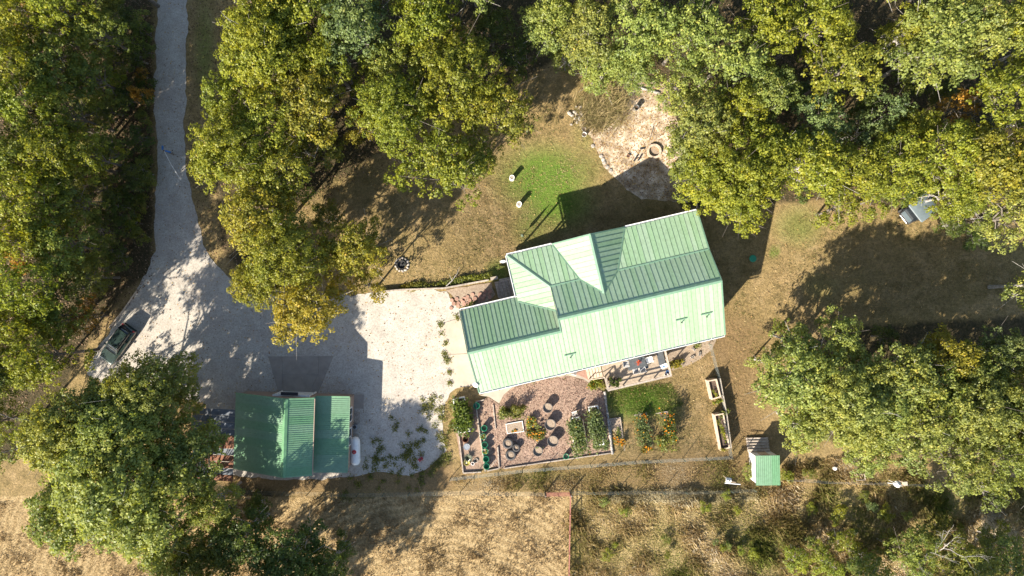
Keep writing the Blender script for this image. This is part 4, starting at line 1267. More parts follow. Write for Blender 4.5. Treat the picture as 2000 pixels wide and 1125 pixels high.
leafy('vine_bed', 'tangled variegated vines spilling from the planter by the netting', 'plant', 1127, 850, .72, 1.5, .95, 1000, .16, 'bg', HA, flowers=8, base=.25)
raised_bed('planter_box', 'white planter box of vines beside the log edging', [(1149, 794), (1166, 791), (1178, 866), (1160, 869)], .6, M_SOIL, M_WHITE)
leafy('vine_bed', 'tall leafy vines climbing in the planter beside the log edging', 'plant', 1165, 836, .7, 1.6, 1.25, 1050, .16, 'bg', HA, flowers=7, base=.3)
leafy('vine_spill', 'low vines trailing on the mulch below the planter ends', 'plant', 1176, 868, .6, .5, .3, 260, .13, 'bg')
net = thing('garden_netting', 'dark upright netting panel between the two vine planters', 'netting', Gw(1141, 842), R_(90) + HA - .05)
for i in range(11):
    MB().tube([(-1.35 + i * .27, 0, 0), (-1.35 + i * .27, 0, 1.3)], .012, 4).build('upright', M_BARK, net)
for i in range(6):
    MB().tube([(-1.35, 0, .15 + i * .22), (1.35, 0, .15 + i * .22)], .01, 4).build('crossbar', M_BARK, net)
gs = thing('garden_stool', 'weathered grey stool at the end of the vine planter', 'stool', Gw(1121.5, 806), .3)
MB().box((0, 0, .5), (.55, .4, .05)).build('seat', M_STONE, gs)
MB().bar((0, .2, .52), (0, .26, .95), .5, .04, up=(0, 1, 0)).build('backrest', M_WHITE, gs)
for sx in (-.23, .23):
    for sy in (-.16, .16):
        MB().box((sx, sy, .25), (.05, .05, .5)).build('leg', M_DARKMETAL, gs)
raised_bed('low_bed', 'low timber bed of pale soil with orange flowers beside the log edging', [(1191, 818), (1211, 815), (1220, 880), (1199, 884)], .22, M_DRYSOIL, M_TIMBER, .06)
leafy('marigold_clump', 'bright orange marigolds at the end of the low timber bed', 'flower', 1207, 863, .42, .35, .4, 180, .11, 'md', flowers=66, base=.16)
leafy('seedlings', 'scattered green seedlings in the low timber bed', 'plant', 1203, 838, .35, .75, .14, 50, .13, 'g', HA, base=.16)
raised_bed('low_bed', 'low timber-edged flower bed on the lawn, nearer the log edging', [(1235, 812), (1262, 806), (1273, 872), (1243, 880)], .2, M_SOIL, M_TIMBER, .06)
leafy('flower_mix', 'mixed blue-green flowers crowding the first lawn bed', 'flower', 1254, 840, .65, 1.5, .5, 650, .12, 'bg', HA, flowers=24, base=.1)
leafy('marigold_clump', 'orange marigolds at the top corner of the first lawn bed', 'flower', 1256, 813, .3, .35, .6, 150, .12, 'md', flowers=42, base=.1)
leafy('marigold_clump', 'orange marigolds at the fence end of the first lawn bed', 'flower', 1263, 878, .4, .3, .5, 150, .12, 'md', flowers=48, base=.05)
raised_bed('low_bed', 'low timber-edged flower bed on the lawn, with the tallest orange flowers', [(1280, 808), (1303, 803), (1315, 862), (1288, 868)], .2, M_SOIL, M_TIMBER, .06)
leafy('marigold_hedge', 'tall hedge of orange marigolds on the second lawn bed', 'flower', 1303, 828, .55, 1.3, 1.35, 700, .14, 'dk', HA, flowers=90, base=.1)
leafy('flower_mix', 'leafy green mass at the fence end of the second lawn bed', 'flower', 1300, 866, .85, .6, .7, 480, .13, 'lg', flowers=12, base=.05)
raised_bed('trough_planter', 'tall pale wooden trough planter near the house, half empty', [(1378, 742), (1394, 739), (1402, 772), (1386, 777)], 1.0, M_SOIL, M_PALETIMBER, .12, .75)
leafy('trailing_plant', 'yellow-green plant trailing over the end of the shorter trough', 'plant', 1398, 779, .45, .3, .7, 150, .13, 'yg', base=.3)
leafy('trough_plant', 'small sprouts growing in the shorter trough planter', 'plant', 1390, 765, .2, .4, .35, 50, .1, 'yg', base=.8)
raised_bed('trough_planter', 'long pale wooden trough planter against the garden fence', [(1391, 808), (1407, 805), (1420, 871), (1404, 876)], 1.0, M_SOIL, M_PALETIMBER, .12, .75)
leafy('trough_plant', 'yellow-green leafy plants growing in the long trough', 'plant', 1403, 832, .3, 1.0, .45, 150, .13, 'yg', HA, base=.8)
leafy('trough_plant', 'leafy vine on the fence at the top of the long trough', 'plant', 1409, 806, .4, .5, .8, 150, .12, 'lg', base=.4)
leafy('trough_plant', 'yellow flowers at the lower end of the long trough', 'plant', 1404, 872, .35, .22, .4, 90, .12, 'au', base=.8)

# timber edging, log edging
def timbers(name, label, pts, wd, hg, mat, cat='edging', piece='timber', n=1, group=None):
    P = [Gw(*p) for p in pts]
    c = sum(P, Vector()) / len(P)
    t = thing(name, label, cat, c, 0, group)
    for a, b_ in zip(P, P[1:]):
        for k in range(n):
            u, v = a.lerp(b_, k / n), a.lerp(b_, (k + 1) / n)
            g_ = (v - u).normalized() * .01
            MB().bar(u - c + g_ + Vector((0, 0, hg / 2)), v - c - g_ + Vector((0, 0, hg / 2)), wd, hg).build(piece, mat, t)
    return t
timbers('timber_edging', 'pale timber edging between the pots and the barrels', [(929, 784), (937, 848), (948, 920)], .1, .22, M_TIMBER, n=2)
timbers('timber_edging', 'timber edging between the tubs and the tyre planters', [(963, 790), (968, 838)], .08, .16, M_TIMBER)
timbers('timber_edging', 'timber corner edging beside the last green tub', [(972, 872), (975, 914), (951, 919)], .1, .22, M_TIMBER)
timbers('timber_edging', 'timber edging along the barrels facing the gravel', [(896, 846), (905, 923), (940, 921)], .1, .25, M_TIMBER, n=2)
timbers('timber_edging', 'long timber edging along the south side of the mulched garden', [(985, 914), (1060, 903), (1195, 884)], .1, .2, M_TIMBER, n=3)
timbers('garden_plank', 'long plank leaning across the corner by the last tub', [(951, 919), (974, 894)], .09, .05, M_TIMBER, 'plank')
timbers('garden_plank', 'pale plank edging at the head of the tub strip', [(930, 784), (946, 780)], .09, .3, M_TIMBER, 'plank')
lg = thing('log_edging', 'row of short pale logs between the mulched garden and lawn', 'edging', Gw(1188, 822))
rg = random.Random(6)
for i in range(16):
    f = i / 15
    p = Gw(1181 + 14.5 * f, 768 + 115 * f)
    r = rg.uniform(.09, .14)
    q = p - lg.location
    MB().tube([(q.x - .03, q.y + .18, q.z + r * .8), (q.x + .03, q.y - .18, q.z + r * .8)], r, 8).build('log', M_PALEBARK, lg)
# bushes by the stairs and at the east corner
leafy('flower_bush', 'yellow-green bush below the deck stairs', 'shrub', 1163, 750, .7, .45, .55, 420, .13, 'yg', HA, flowers=6)
leafy('flower_bush', 'yellow daylilies at the end of the deck', 'shrub', 1318, 712, .6, .45, .5, 160, .2, 'au', HA)
leafy('flower_bush', 'sparse green weeds in the east flower bed', 'plant', 1360, 676, .5, .4, .35, 110, .12, 'lg')
for k, (px, py) in enumerate(((1352, 697), (1366, 691), (1354, 682))):
    t = thing('cinder_block', ('pale concrete block in the east flower bed, nearest the deck', 'pale concrete block in the east flower bed, beside the weeds', 'grey block in the east flower bed near the eave')[k], 'block', Gw(px, py), .5 + k)
    mb = MB()
    for dx in (-.17, 0, .17):
        mb.box((dx, 0, .1), (.05, .2, .2))
    mb.box((0, .085, .1), (.39, .03, .199)).box((0, -.085, .1), (.39, .03, .199))
    mb.build('block', M_STONE, t)
wch = thing('garden_chair', 'white garden chair tucked under the eave by the walk', 'chair', Gw(1121, 724), HA + 2.6)
MB().box((0, 0, .42), (.5, .48, .04)).build('seat', M_WHITE, wch)
MB().bar((0, .22, .44), (0, .32, .9), .5, .03, up=(0, 1, 0)).build('backrest', M_WHITE, wch)
for sx in (-.22, .22):
    for sy in (-.2, .2):
        MB().box((sx, sy, .2), (.04, .04, .42)).build('leg', M_WHITE, wch)
slab('brick_landing', [(1122, 729), (1146, 721), (1150, 742), (1140, 737)], M_BRICK, top=.09, label='reddish brick landing at the foot of the deck stairs')

# agave and odds by the barrels
ag = thing('agave', 'spiky dark agave rosette on the mulched strip', 'plant', Gw(914, 893))
ra = random.Random(3)
for i in range(22):
    a = i * 2.4
    l_ = ra.uniform(.4, .62)
    e = Vector((math.cos(a) * l_, math.sin(a) * l_, ra.uniform(.25, .6)))
    s_ = Vector((-math.sin(a), math.cos(a), 0)) * .05
    m_ = e * .5 + Vector((0, 0, .12))
    MB().add([s_ * .6, -s_ * .6, m_ - s_, m_ + s_, e, m_ + Vector((0, 0, -.03))], [(0, 1, 2, 3), (3, 2, 4), (0, 3, 5), (1, 5, 2), (2, 5, 4), (3, 4, 5), (0, 5, 1)]).build('leaf', pm('agave_leaf', (.07, .085, .05), (.05, .06, .035), 6, .6), ag)
pot('plant_pot', 'white-rimmed dark pot next to the agave', Gw(923.5, 904.5), .16, .3, M_WHITE, .6)
pot('plant_pot', 'pale shallow dish near the agave', Gw(930, 899), .2, .14, M_STONE, .7)
bt = thing('basin_of_tools', 'yellow basin with a white-handled tool by the agave', 'basin', Gw(912, 903))
MB().lathe([(.2, 0), (.3, .2), (.28, .2), (.2, .06)], 18).build('basin', pm('yellow_plastic', (.5, .42, .1), None, 5, .5), bt)
MB().tube([(-.1, -.1, .1), (.35, .4, .35)], .02, 6).build('handle', M_WHITE, bt)

# ------------------------------------------------------------------ wire fences
def wire_fence(name, label, pts, h, post_mat, npost, wires=7, vert=.22, wr=.007, sag=.0, post_r=.035, mat=None, gap=None):
    P = [Gw(*p) for p in pts]
    t = thing(name, label, 'fence', P[0])
    o = P[0]
    segs = [(a, b_) for a, b_ in zip(P, P[1:])]
    tot = sum((b_ - a).length for a, b_ in segs)
    for a, b_ in segs:
        n = max(1, round(npost * (b_ - a).length / tot))
        for i in range(n + 1):
            q = a.lerp(b_, i / n) - o
            q.z = float(gz(q.x + o.x, q.y + o.y)) - o.z
            MB().tube([(q.x, q.y, q.z - .2), (q.x, q.y, q.z + h + .08)], post_r, 6).build('post', post_mat, t)
        mb = MB()
        L_ = (b_ - a).length
        for i in range(n):
            u, v = a.lerp(b_, i / n) - o, a.lerp(b_, (i + 1) / n) - o
            for k in range(wires):
                z = .08 + (h - .08) * k / max(1, wires - 1)
                mb.bar(u + Vector((0, 0, z)), v + Vector((0, 0, z)), wr, wr)
            if vert:
                m = max(1, int((v - u).length / vert))
                for j in range(m):
                    q = u.lerp(v, j / m)
                    mb.bar(q + Vector((0, 0, .05)), q + Vector((0, 0, h)), wr, wr)
        w_ = mb.build('wire_mesh', mat or M_WIRE, t)
    return t
M_WIRE = pm('wire', (.36, .40, .38), (.3, .33, .31), 8, .5, .3)
M_TPOST = pm('green_post', (.12, .16, .12), (.08, .11, .08), 8, .6)
wire_fence('garden_fence', 'welded-wire garden fence with slim posts along the south edge', [(880, 933), (1020, 917), (1240, 900), (1424, 891)], 1.25, M_TPOST, 12, 9, .15, .0055)
wire_fence('garden_fence', 'welded-wire garden fence behind the trough planters', [(1384, 672), (1400, 735), (1412, 800), (1424, 891)], 1.25, M_TPOST, 5, 9, .15, .0055)
bp = Gw(1399.5, 731) 
gf2 = [o for o in C.objects if o.name.startswith('garden_fence') and o.type == 'EMPTY'][-1]
for (xa_, ya_), (xb_, yb_) in (((1401, 737), (1406.5, 768)), ((1407, 770), (1413, 803)), ((1413.5, 805), (1418, 838)), ((1418.4, 840), (1422.5, 872))):
    MB().bar(G(xa_, ya_) - gf2.location + Vector((.05, 0, .5)), G(xb_, yb_) - gf2.location + Vector((.05, 0, .5)), .03, 1.0).build('fence_board', M_TIMBER, gf2)
wire_fence('field_fence', 'sagging silver wire fence between the shed and the oak stand', [(1530, 933), (1600, 938), (1700, 941), (1808, 944)], 1.1, M_TIMBER, 5, 3, 0, .016, mat=M_GALV)
wire_fence('field_fence', 'wire field fence from the pipe gate towards the shed', [(1114, 960), (1250, 958), (1380, 958), (1470, 954)], 1.15, M_TPOST, 7, 4, 0, .006)
wire_fence('field_fence', 'wire field fence from the pipe gate past the garage', [(1064, 962), (900, 960), (700, 964), (460, 958)], 1.15, M_TPOST, 12, 4, 0, .006)
M_REDPIPE = pm('faded_red_pipe', (.33, .13, .09), (.22, .085, .06), 5, .7)
# red rail fence running down the field
rf = thing('rail_fence', 'faded red rail fence dividing the mown field from the weeds', 'fence', Gw(1113, 961))
for i in range(7):
    q = Gw(1113 - i * .7, 961 + i * 38) - rf.location
    MB().box((q.x, q.y, q.z + .6), (.1, .1, 1.4)).build('post', M_REDPIPE, rf)
    if i < 6:
        q2 = Gw(1113 - (i + 1) * .7, 961 + (i + 1) * 38) - rf.location
        for z in (1.2, .75, .35):
            MB().bar(q + Vector((0, 0, z)), q2 + Vector((0, 0, z)), .04, .06).build('rail', M_REDPIPE, rf)
# pipe gate
g0, g1 = Gw(1066, 961.5), Gw(1112, 961)
gate = thing('pipe_gate', 'red tubular five-bar field gate between the two fields', 'gate', g0)
gv = g1 - g0
for z in (.2, .48, .76, 1.04, 1.32):
    MB().tube([Vector((0, 0, z)), gv + Vector((0, 0, z))], .028, 6).build('bar', M_REDPIPE, gate)
for f in (0, .5, 1):
    MB().tube([gv * f + Vector((0, 0, .18)), gv * f + Vector((0, 0, 1.34))], .028, 6).build('stile', M_REDPIPE, gate)
for f in (-.04, 1.04):
    MB().tube([gv * f + Vector((0, 0, -.2)), gv * f + Vector((0, 0, 1.5))], .07, 8).build('gate_post', M_BARK, gate)

# ------------------------------------------------------------------ retaining wall and steps north-west of the house
rwall = timbers('retaining_wall', 'long timber retaining wall between the gravel and the lawn', [(740, 570), (785, 566), (868, 563), (955, 547)], .16, .5, M_TIMBER, 'wall', 'timber', 2)
rwall2 = timbers('retaining_wall', 'short pale wall block beside the porch steps', [(958, 545), (972, 542)], .3, .55, M_CONC, 'wall', 'block')
timbers('retaining_wall', 'pale wall cap at the back corner of the porch steps', [(975, 547), (1003, 541)], .14, .6, M_TIMBER, 'wall', 'timber')
ps = thing('porch_steps', 'shaded wooden steps up to the west porch', 'steps', Gw(988, 566), HA)
for i in range(5):
    MB().box((-.75 + i * .34, 0, .1 + i * .17), (.31, 2.0, .06)).build('step', M_TIMBER, ps)
for y in (-.9, .9):
    MB().bar((-.9, y, .0), (.8, y, .75), .06, .2).build('stringer', M_TIMBER, ps)
for k, (px, py, rx, col) in enumerate(((830, 557, 1.2, 'md'), (880, 551, 1.2, 'g'), (925, 545, 1.1, 'yg'), (800, 560, .9, 'au'), (950, 540, .5, 'g'))):
    leafy('border_plant', ('straggly dull border plants in the middle of the retaining wall', 'green border plants along the retaining wall by the dead branch', 'yellow-green border plants near the porch-steps end of the wall', 'sparse golden border plants at the grove end of the wall', 'green tuft at the wall end beside the steps')[k], 'plant', px, py, rx, .38, .45, 300, .13, col, .12)
br = thing('dead_branch', 'pale dead branch lying across the border plants', 'branch', Gw(884, 552))
MB().tube([(-.6, -.35, .4), (0, .2, .55), (.5, .9, .5), (.7, 1.5, .3)], [.05, .045, .03, .015], 6).tube([(0, .2, .55), (-.3, .8, .6)], [.03, .012], 5).build('branch', M_PALEBARK, br)
leafy('weed_tuft', 'leafy weed tuft at the garage corner by the stone path', 'plant', 915, 597, .7, .35, .25, 160, .11, 'md', .2)
wrk = thing('white_rock', 'white flat stone on the grass beside the porch eave', 'stone', Gw(983, 511))
MB().lathe([(.3, -.05), (.32, .06), (.24, .14), (0, .16)], 9).build('stone', M_WHITE, wrk).scale = (1.1, .6, 1)

# fire pit
fp = thing('fire_pit', 'blackened round fire pit inside a ring of stones', 'fire pit', Gw(785, 517))
MB().lathe([(.34, 0), (.42, .3), (.39, .3), (.3, .05), (0, .05)], 22).build('bowl', M_BLACK, fp)
rk = random.Random(12)
for i in range(13):
    a = 2 * math.pi * i / 13
    r_ = rk.uniform(.12, .18)
    o_ = MB().lathe([(r_, -.03), (r_ * 1.05, .08), (r_ * .7, .17), (0, .19)], 7).build('stone', M_STONE, fp, loc=(math.cos(a) * .62, math.sin(a) * .62, 0), rz=rk.uniform(0, 6))
    o_.scale = (1.2, .8, 1)
MB().box((0, 0, .22), (.3, .12, .1), .6).box((.02, -.02, .3), (.34, .1, .1), -.5).build('charred_log', M_BLACK, fp)

# ------------------------------------------------------------------ lawn pedestals, lids
for px, py, lb in ((1000, 349, 'pale stump-like pedestal on the lawn, nearer the oak grove'), (1014, 400, 'pale stump-like pedestal on the lawn, nearer the house')):
    t = thing('lawn_pedestal', lb, 'pedestal', Gw(px, py), 0, None)
    MB().lathe([(.27, -.05), (.27, .05), (.235, .12), (.225, .7), (.25, .78), (.25, .84), (.2, .84), (.19, .78)], 18).build('column', M_WHITE, t)
    MB().lathe([(0, .79), (.195, .785)], 18).build('basin', M_CONC2, t)
for px, py, lb in ((1470, 505, 'round dark green access lid in the shade east of the house'),):
    t = thing('access_lid', lb, 'lid', Gw(px, py))
    MB().lathe([(.36, -.05), (.36, .1), (.3, .13), (0, .14)], 20).build('lid', M_POT, t)
    MB().box((0, 0, .155), (.25, .05, .03)).build('handle', M_POT, t)
t = thing('garden_post', 'slim dark closed garden umbrella on the lawn beside the porch', 'umbrella', Gw(1020, 461))
MB().tube([(0, 0, -.1), (0, 0, 2.15)], .03, 8).build('pole', M_DARKMETAL, t)
MB().lathe([(.05, .55), (.15, .75), (.17, .95), (.09, 1.7), (.02, 2.1), (0, 2.12)], 10).build('canopy', M_TPOST, t)

# ------------------------------------------------------------------ things on the sand patch
og = thing('ornamental_grass', 'big clump of tall arching ornamental grass by the sand', 'grass clump', Gw(1172, 216))
rngo = np.random.default_rng(5)
def blades(name, parent, n, rx, ry, h, wd, mat, rng, lean=.8, seedv=(.0, 1.0), sh=.35, direction=None):
    base = rng.normal(size=(n, 2)) * np.array([rx, ry]) * .5
    ang = rng.uniform(0, 2 * np.pi, n) if direction is None else rng.normal(direction, .8, n)
    hh = h * rng.uniform(.55, 1.1, n)
    ln = lean * hh * rng.uniform(.2, 1.0, n)
    dx, dy = np.cos(ang), np.sin(ang)
    sx, sy = -dy * wd, dx * wd
    z0 = np.zeros(n)
    a = np.stack([base[:, 0] - sx, base[:, 1] - sy, z0], -1); b_ = np.stack([base[:, 0] + sx, base[:, 1] + sy, z0], -1)
    mx, my = base[:, 0] + dx * ln * sh, base[:, 1] + dy * ln * sh
    c = np.stack([mx + sx, my + sy, hh * .75], -1); d = np.stack([mx - sx, my - sy, hh * .75], -1)
    tx, ty = base[:, 0] + dx * ln, base[:, 1] + dy * ln
    e = np.stack([tx + sx * .2, ty + sy * .2, hh * .85], -1); f = np.stack([tx - sx * .2, ty - sy * .2, hh * .85], -1)
    V = np.stack([a, b_, c, d, e, f], 1).reshape(-1, 3)
    i6 = np.arange(n)[:, None] * 6
    Q = np.concatenate([i6 + np.array([[0, 1, 2, 3]]), i6 + np.array([[3, 2, 4, 5]])], 0)
    lv = np.clip(rng.uniform(*seedv, n), 0, 1)
    o = bpy.data.objects.new(name, fast_mesh(name, V, Q, mat, {'lv': np.concatenate([lv, lv])}))
    C.objects.link(o)
    if parent:
        o.parent = parent
    return o
M_BLADE = ramp_attr_material('grass_blade', [(0, (.12, .12, .035)), (.5, (.26, .2, .085)), (1, (.40, .31, .16))], transl=.25)
blades('blade_tuft', og, 1500, 2.2, 2.2, 1.7, .016, M_BLADE, rngo, 1.1)
for dx, dy in ((1.0, .9), (-.6, -.9)):
    blades('blade_tuft', og, 700, 1.3, 1.3, 1.4, .016, M_BLADE, rngo, 1.1).location = (dx, dy, 0)
for k, (px, py, r, h, mt, lb) in enumerate(((1140, 254, .21, .4, M_STONE, 'pale urn at the edge of the sand, upper of two'), (1140.5, 264, .24, .35, M_WHITE, 'white-rimmed urn at the edge of the sand, nearer the house'),
                                           (1241, 213, .27, .7, M_GALV, 'grey metal bucket planter standing on the sand'), (1226.5, 305, .16, .22, M_RUST, 'small terracotta pot on the sand'), (1176, 230, .28, .4, M_RUST, 'rusty wire basket under the ornamental grass'))):
    pot('sand_pot', lb, Gw(px, py), r, h, mt, .75)
sp = thing('stone_pile', 'heap of pale stones beside the ornamental grass', 'stones', Gw(1131, 225))
for i in range(16):
    r_ = rk.uniform(.12, .24)
    o_ = MB().lathe([(r_, -.05), (r_ * 1.05, .1), (r_ * .6, .2), (0, .22)], 7).build('stone', M_STONE, sp, loc=(rk.gauss(0, .38), rk.gauss(0, .5), rk.uniform(0, .2)), rz=rk.uniform(0, 6))
    o_.scale = (1.2, .8, 1)
for i, (px, py) in enumerate(((1138, 216), (1152, 228), (1158, 285), (1174, 305), (1180, 318), (1186, 326), (1193, 333), (1178, 312))):
    t = thing('border_stone', 'pale flat stone in the border of the sand patch', 'stone', Gw(px, py), i, 'stones bordering the sand patch')
    MB().lathe([(.2, -.05), (.22, .06), (.14, .13), (0, .14)], 8).build('stone', M_STONE, t)
ty = thing('round_fire_ring', 'broad ring of pale blocks on the sand, half in shade', 'block ring', Gw(1277, 296))
for i in range(16):
    a = 2 * math.pi * i / 16
    MB().box((math.cos(a) * .62, math.sin(a) * .62, .14), (.2, .235, .3), a).build('block', M_PALETIMBER, ty)
MB().lathe([(0, .06), (.5, .05)], 18).build('ash', M_DRYSOIL, ty)
fb = thing('fallen_log', 'straight pale log lying at the back of the sand', 'log', Gw(1265, 177))
MB().tube([G(1246, 171) - fb.location + Vector((0, 0, .12)), G(1288, 183) - fb.location + Vector((0, 0, .12))], [.1, .13], 8).build('log', M_PALEBARK, fb)
for k, (px, py) in enumerate(((1242, 308.5), (1250, 307.5), (1255, 290))):
    t = thing('sand_plank', ('dark plank lying on the sand beside its twin', 'dark plank lying on the sand, nearer the block ring', 'short dark plank on the sand above the pair')[k], 'plank', Gw(px, py), R_(58) if k < 2 else .2)
    MB().box((0, 0, .06), (.75 if k < 2 else .5, .16, .1)).build('plank', M_BLACK, t)
    MB().box((0, 0, .115), (.7 if k < 2 else .4, .13, .02)).build('top', M_DARKMETAL, t)
pb = thing('driftwood', 'thin bent driftwood stick on the sand', 'stick', Gw(1272, 255))
MB().tube([(-.2, -.9, .05), (.1, 0, .12), (.2, .9, .25)], [.03, .035, .015], 5).build('stick', M_BARK, pb)

# ------------------------------------------------------------------ bird-house poles by the south fence
def bird_pole(px, py, label, hgt, rz):
    t = thing('bird_house_pole', label, 'bird house', Gw(px, py), rz)
    MB().tube([(0, 0, -.2), (0, 0, hgt)], .045, 8).build('pole', M_PALETIMBER, t)
    MB().box((0, 0, hgt + .02), (1.5, .06, .06)).build('crossarm', M_WHITE, t)
    MB().box((0, 0, hgt * .78), (1.0, .05, .05)).build('crossarm', M_PALETIMBER, t)
    MB().box((0, 0, hgt * .5), (.3, .26, .34)).build('house_box', M_WHITE, t)
    hb = MB().add([(-.26, -.23, hgt * .5 + .2), (.26, -.23, hgt * .5 + .2), (.26, .23, hgt * .5 + .2), (-.26, .23, hgt * .5 + .2), (-.26, 0, hgt * .5 + .38), (.26, 0, hgt * .5 + .38)], [(0, 1, 5, 4), (2, 3, 4, 5), (0, 4, 3), (1, 2, 5), (3, 2, 1, 0)])
    hb.build('gable_roof', M_WHITE, t)
    return t
bird_pole(1413, 929, 'tall bird-house pole with white cross-arms beside the shed', 3.0, R_(-5))
t = thing('bird_feeder', 'white bird feeder on a leaning pole by the wire fence', 'bird feeder', Gw(1735, 937), .3)
MB().tube([(0, 0, -.2), (0, 0, 1.9)], .035, 6).build('pole', M_WHITE, t)
MB().lathe([(.05, 1.5), (.28, 1.52), (.3, 1.58), (.12, 1.6), (.12, 1.85), (.3, 1.85), (.02, 2.1)], 12).build('feeder', M_WHITE, t)
MB().tube([(-.8, .35, 1.55), (0, 0, 1.75), (.5, -.4, 1.5)], .03, 5).build('arm', M_WHITE, t)
t = thing('nest_box', 'small pale box on the fence next to the white feeder', 'box', Gw(1755, 938), .1)
MB().box((0, 0, 1.1), (.3, .3, .35)).build('box', M_PALETIMBER, t)
MB().box((0, 0, 1.3), (.38, .38, .05)).build('lid', M_CREAM, t)
MB().box((0, 0, .45), (.08, .08, 1.0)).build('post', M_TIMBER, t)
t = thing('drum_feeder', 'white and red poultry drinker beyond the shed', 'drinker', Gw(1628, 913))
MB().lathe([(.2, .02), (.26, .02), (.26, .1), (.2, .1)], 16).build('tray', M_RED, t)
MB().lathe([(.19, .1), (.19, .42), (.12, .52), (0, .54)], 16).build('drum', M_WHITE, t)
t = thing('cold_frame', 'small empty timber frame in the weeds by the wire fence', 'frame', Gw(1678, 930), .03)
for a, b_ in (((-.42, -.3), (.42, -.3)), ((.42, -.3), (.42, .3)), ((.42, .3), (-.42, .3)), ((-.42, .3), (-.42, -.3))):
    d_ = Vector((b_[0] - a[0], b_[1] - a[1], 0)).normalized() * .03
    MB().bar(Vector((*a, .2)) - d_ * (1 if a[1] == b_[1] else -1), Vector((*b_, .2)) + d_ * (1 if a[1] == b_[1] else -1), .07, .4).build('side_board', M_TIMBER, t)

# ------------------------------------------------------------------ beside the detached garage: propane tank and clutter
pt = thing('propane_tank', 'long white propane tank with a red dome beside the garage', 'tank', Gw(696.5, 878), R_(91))
prof = [(-1.38, .02), (-1.36, .2), (-1.25, .36), (-1.08, .46), (-.9, .48), (.9, .48), (1.08, .46), (1.25, .36), (1.36, .2), (1.38, .02)]
mb = MB()
n_ = 24
mb.add([(x_, r_ * math.cos(2 * math.pi * k / n_), .62 + r_ * math.sin(2 * math.pi * k / n_)) for x_, r_ in prof for k in range(n_)],
       [(i * n_ + k, (i + 1) * n_ + k, (i + 1) * n_ + (k + 1) % n_, i * n_ + (k + 1) % n_) for i in range(len(prof) - 1) for k in range(n_)])
mb.build('tank_body', M_WHITE, pt, True)
MB().lathe([(.2, 1.03), (.2, 1.16), (.16, 1.24), (0, 1.27)], 18).build('dome', M_RED, pt, True)
MB().box((0, 0, 1.28), (.06, .06, .03)).build('latch', M_GALV, pt)
for sx in (-.85, .85):
    MB().box((sx, 0, .09), (.16, .75, .2)).build('saddle', M_CONC2, pt)
pl = thing('pallet', 'grey slatted pallet by the garage side wall', 'pallet', Gw(695, 815))
for i in range(5):
    MB().box((-.36 + i * .18, 0, .13), (.12, 1.0, .03)).build('slat', M_TIMBER, pl)
for y in (-.42, 0, .42):
    MB().box((0, y, .06), (.84, .08, .1)).build('bearer', M_TIMBER, pl)
ac = thing('condenser_unit', 'small grey condenser unit by the garage wall', 'condenser', Gw(695, 832))
MB().box((0, 0, .28), (.45, .42, .56)).build('casing', M_GALV, ac)
MB().lathe([(.16, .565), (.17, .575), (0, .58)], 14).build('fan_grille', M_DARKMETAL, ac)
rb = thing('gas_can', 'red and black can standing on the gravel', 'can', Gw(822, 896), .6)
MB().box((0, 0, .2), (.42, .26, .4)).build('can_body', M_RED, rb)
MB().box((.05, 0, .42), (.2, .1, .06)).build('handle', M_BLACK, rb)
MB().tube([(-.18, 0, .35), (-.3, -.05, .5)], .03, 6).build('spout', M_WHITE, rb)

# ------------------------------------------------------------------ post with cable by the lane, edging logs
mp = thing('marker_post', 'slim pole with blue tags and a white cable beside the lane', 'post', Gw(340, 302))
MB().tube([(0, 0, -.2), (0, 0, 2.2)], .06, 8).build('pole', M_BARK, mp)
MB().box((-.22, .3, 1.9), (.1, .4, .2)).build('tag', M_BLUE, mp)
MB().box((.3, -.05, 1.9), (.5, .14, .2), -.3).build('tag', M_BLUE, mp)
MB().tube([(0, 0, 2.1), (.35, -1.2, 1.4), (.95, -2.6, .6)], .025, 5).build('cable', M_WHITE, mp)
el = thing('edging_log', 'long pale pole lying along the gravel edge by the parked car', 'log', Gw(243, 605))
MB().tube([G(268, 568) - el.location + Vector((0, 0, .12)), G(243, 605) - el.location + Vector((0, 0, .12)), G(215, 640) - el.location + Vector((0, 0, .12))], [.07, .09, .1], 8).build('log', M_PALETIMBER, el)
for i, (px, py) in enumerate(((258, 582), (230, 622))):
    MB().box(G(px, py) - el.location + Vector((0, 0, .05)), (.1, .3, .12), .7).build('stake', M_TIMBER, el)

# ------------------------------------------------------------------ vehicles
def loft(stations, n=16, pw=.35):
    """body from stations (x, zbot, ztop, halfwidth): rounded-rectangle sections"""
    mb = MB()
    for x_, zb, zt_, hw in stations:
        for k in range(n):
            a = 2 * math.pi * (k + .5) / n
            c_, s_ = math.cos(a), math.sin(a)
            mb.v.append((x_, hw * math.copysign(abs(c_) ** pw, c_), (zb + zt_) / 2 + (zt_ - zb) / 2 * math.copysign(abs(s_) ** pw, s_)))
    m = len(stations)
    for i in range(m - 1):
        for k in range(n):
            mb.f.append((i * n + k, (i + 1) * n + k, (i + 1) * n + (k + 1) % n, i * n + (k + 1) % n))
    mb.f.append(tuple(range(n)))
    mb.f.append(tuple((m - 1) * n + k for k in range(n))[::-1])
    return mb
def wheel(parent, x_, y_, r_, wd):
    o = MB().lathe([(r_ * .62, -wd / 2), (r_ * .95, -wd / 2), (r_, -wd * .35), (r_, wd * .35), (r_ * .95, wd / 2), (r_ * .62, wd / 2)], 20).build('wheel', M_BLACK, parent, loc=(x_, y_, r_))
    o.rotation_euler = (math.pi / 2, 0, 0)
    MB().lathe([(r_ * .64, -wd * .42), (r_ * .5, -wd * .2), (r_ * .2, wd * .35), (0, wd * .4)], 14).lathe([(r_ * .64, wd * .42), (r_ * .5, wd * .2), (0, wd * .38)], 14).build('rim', M_GALV, o)
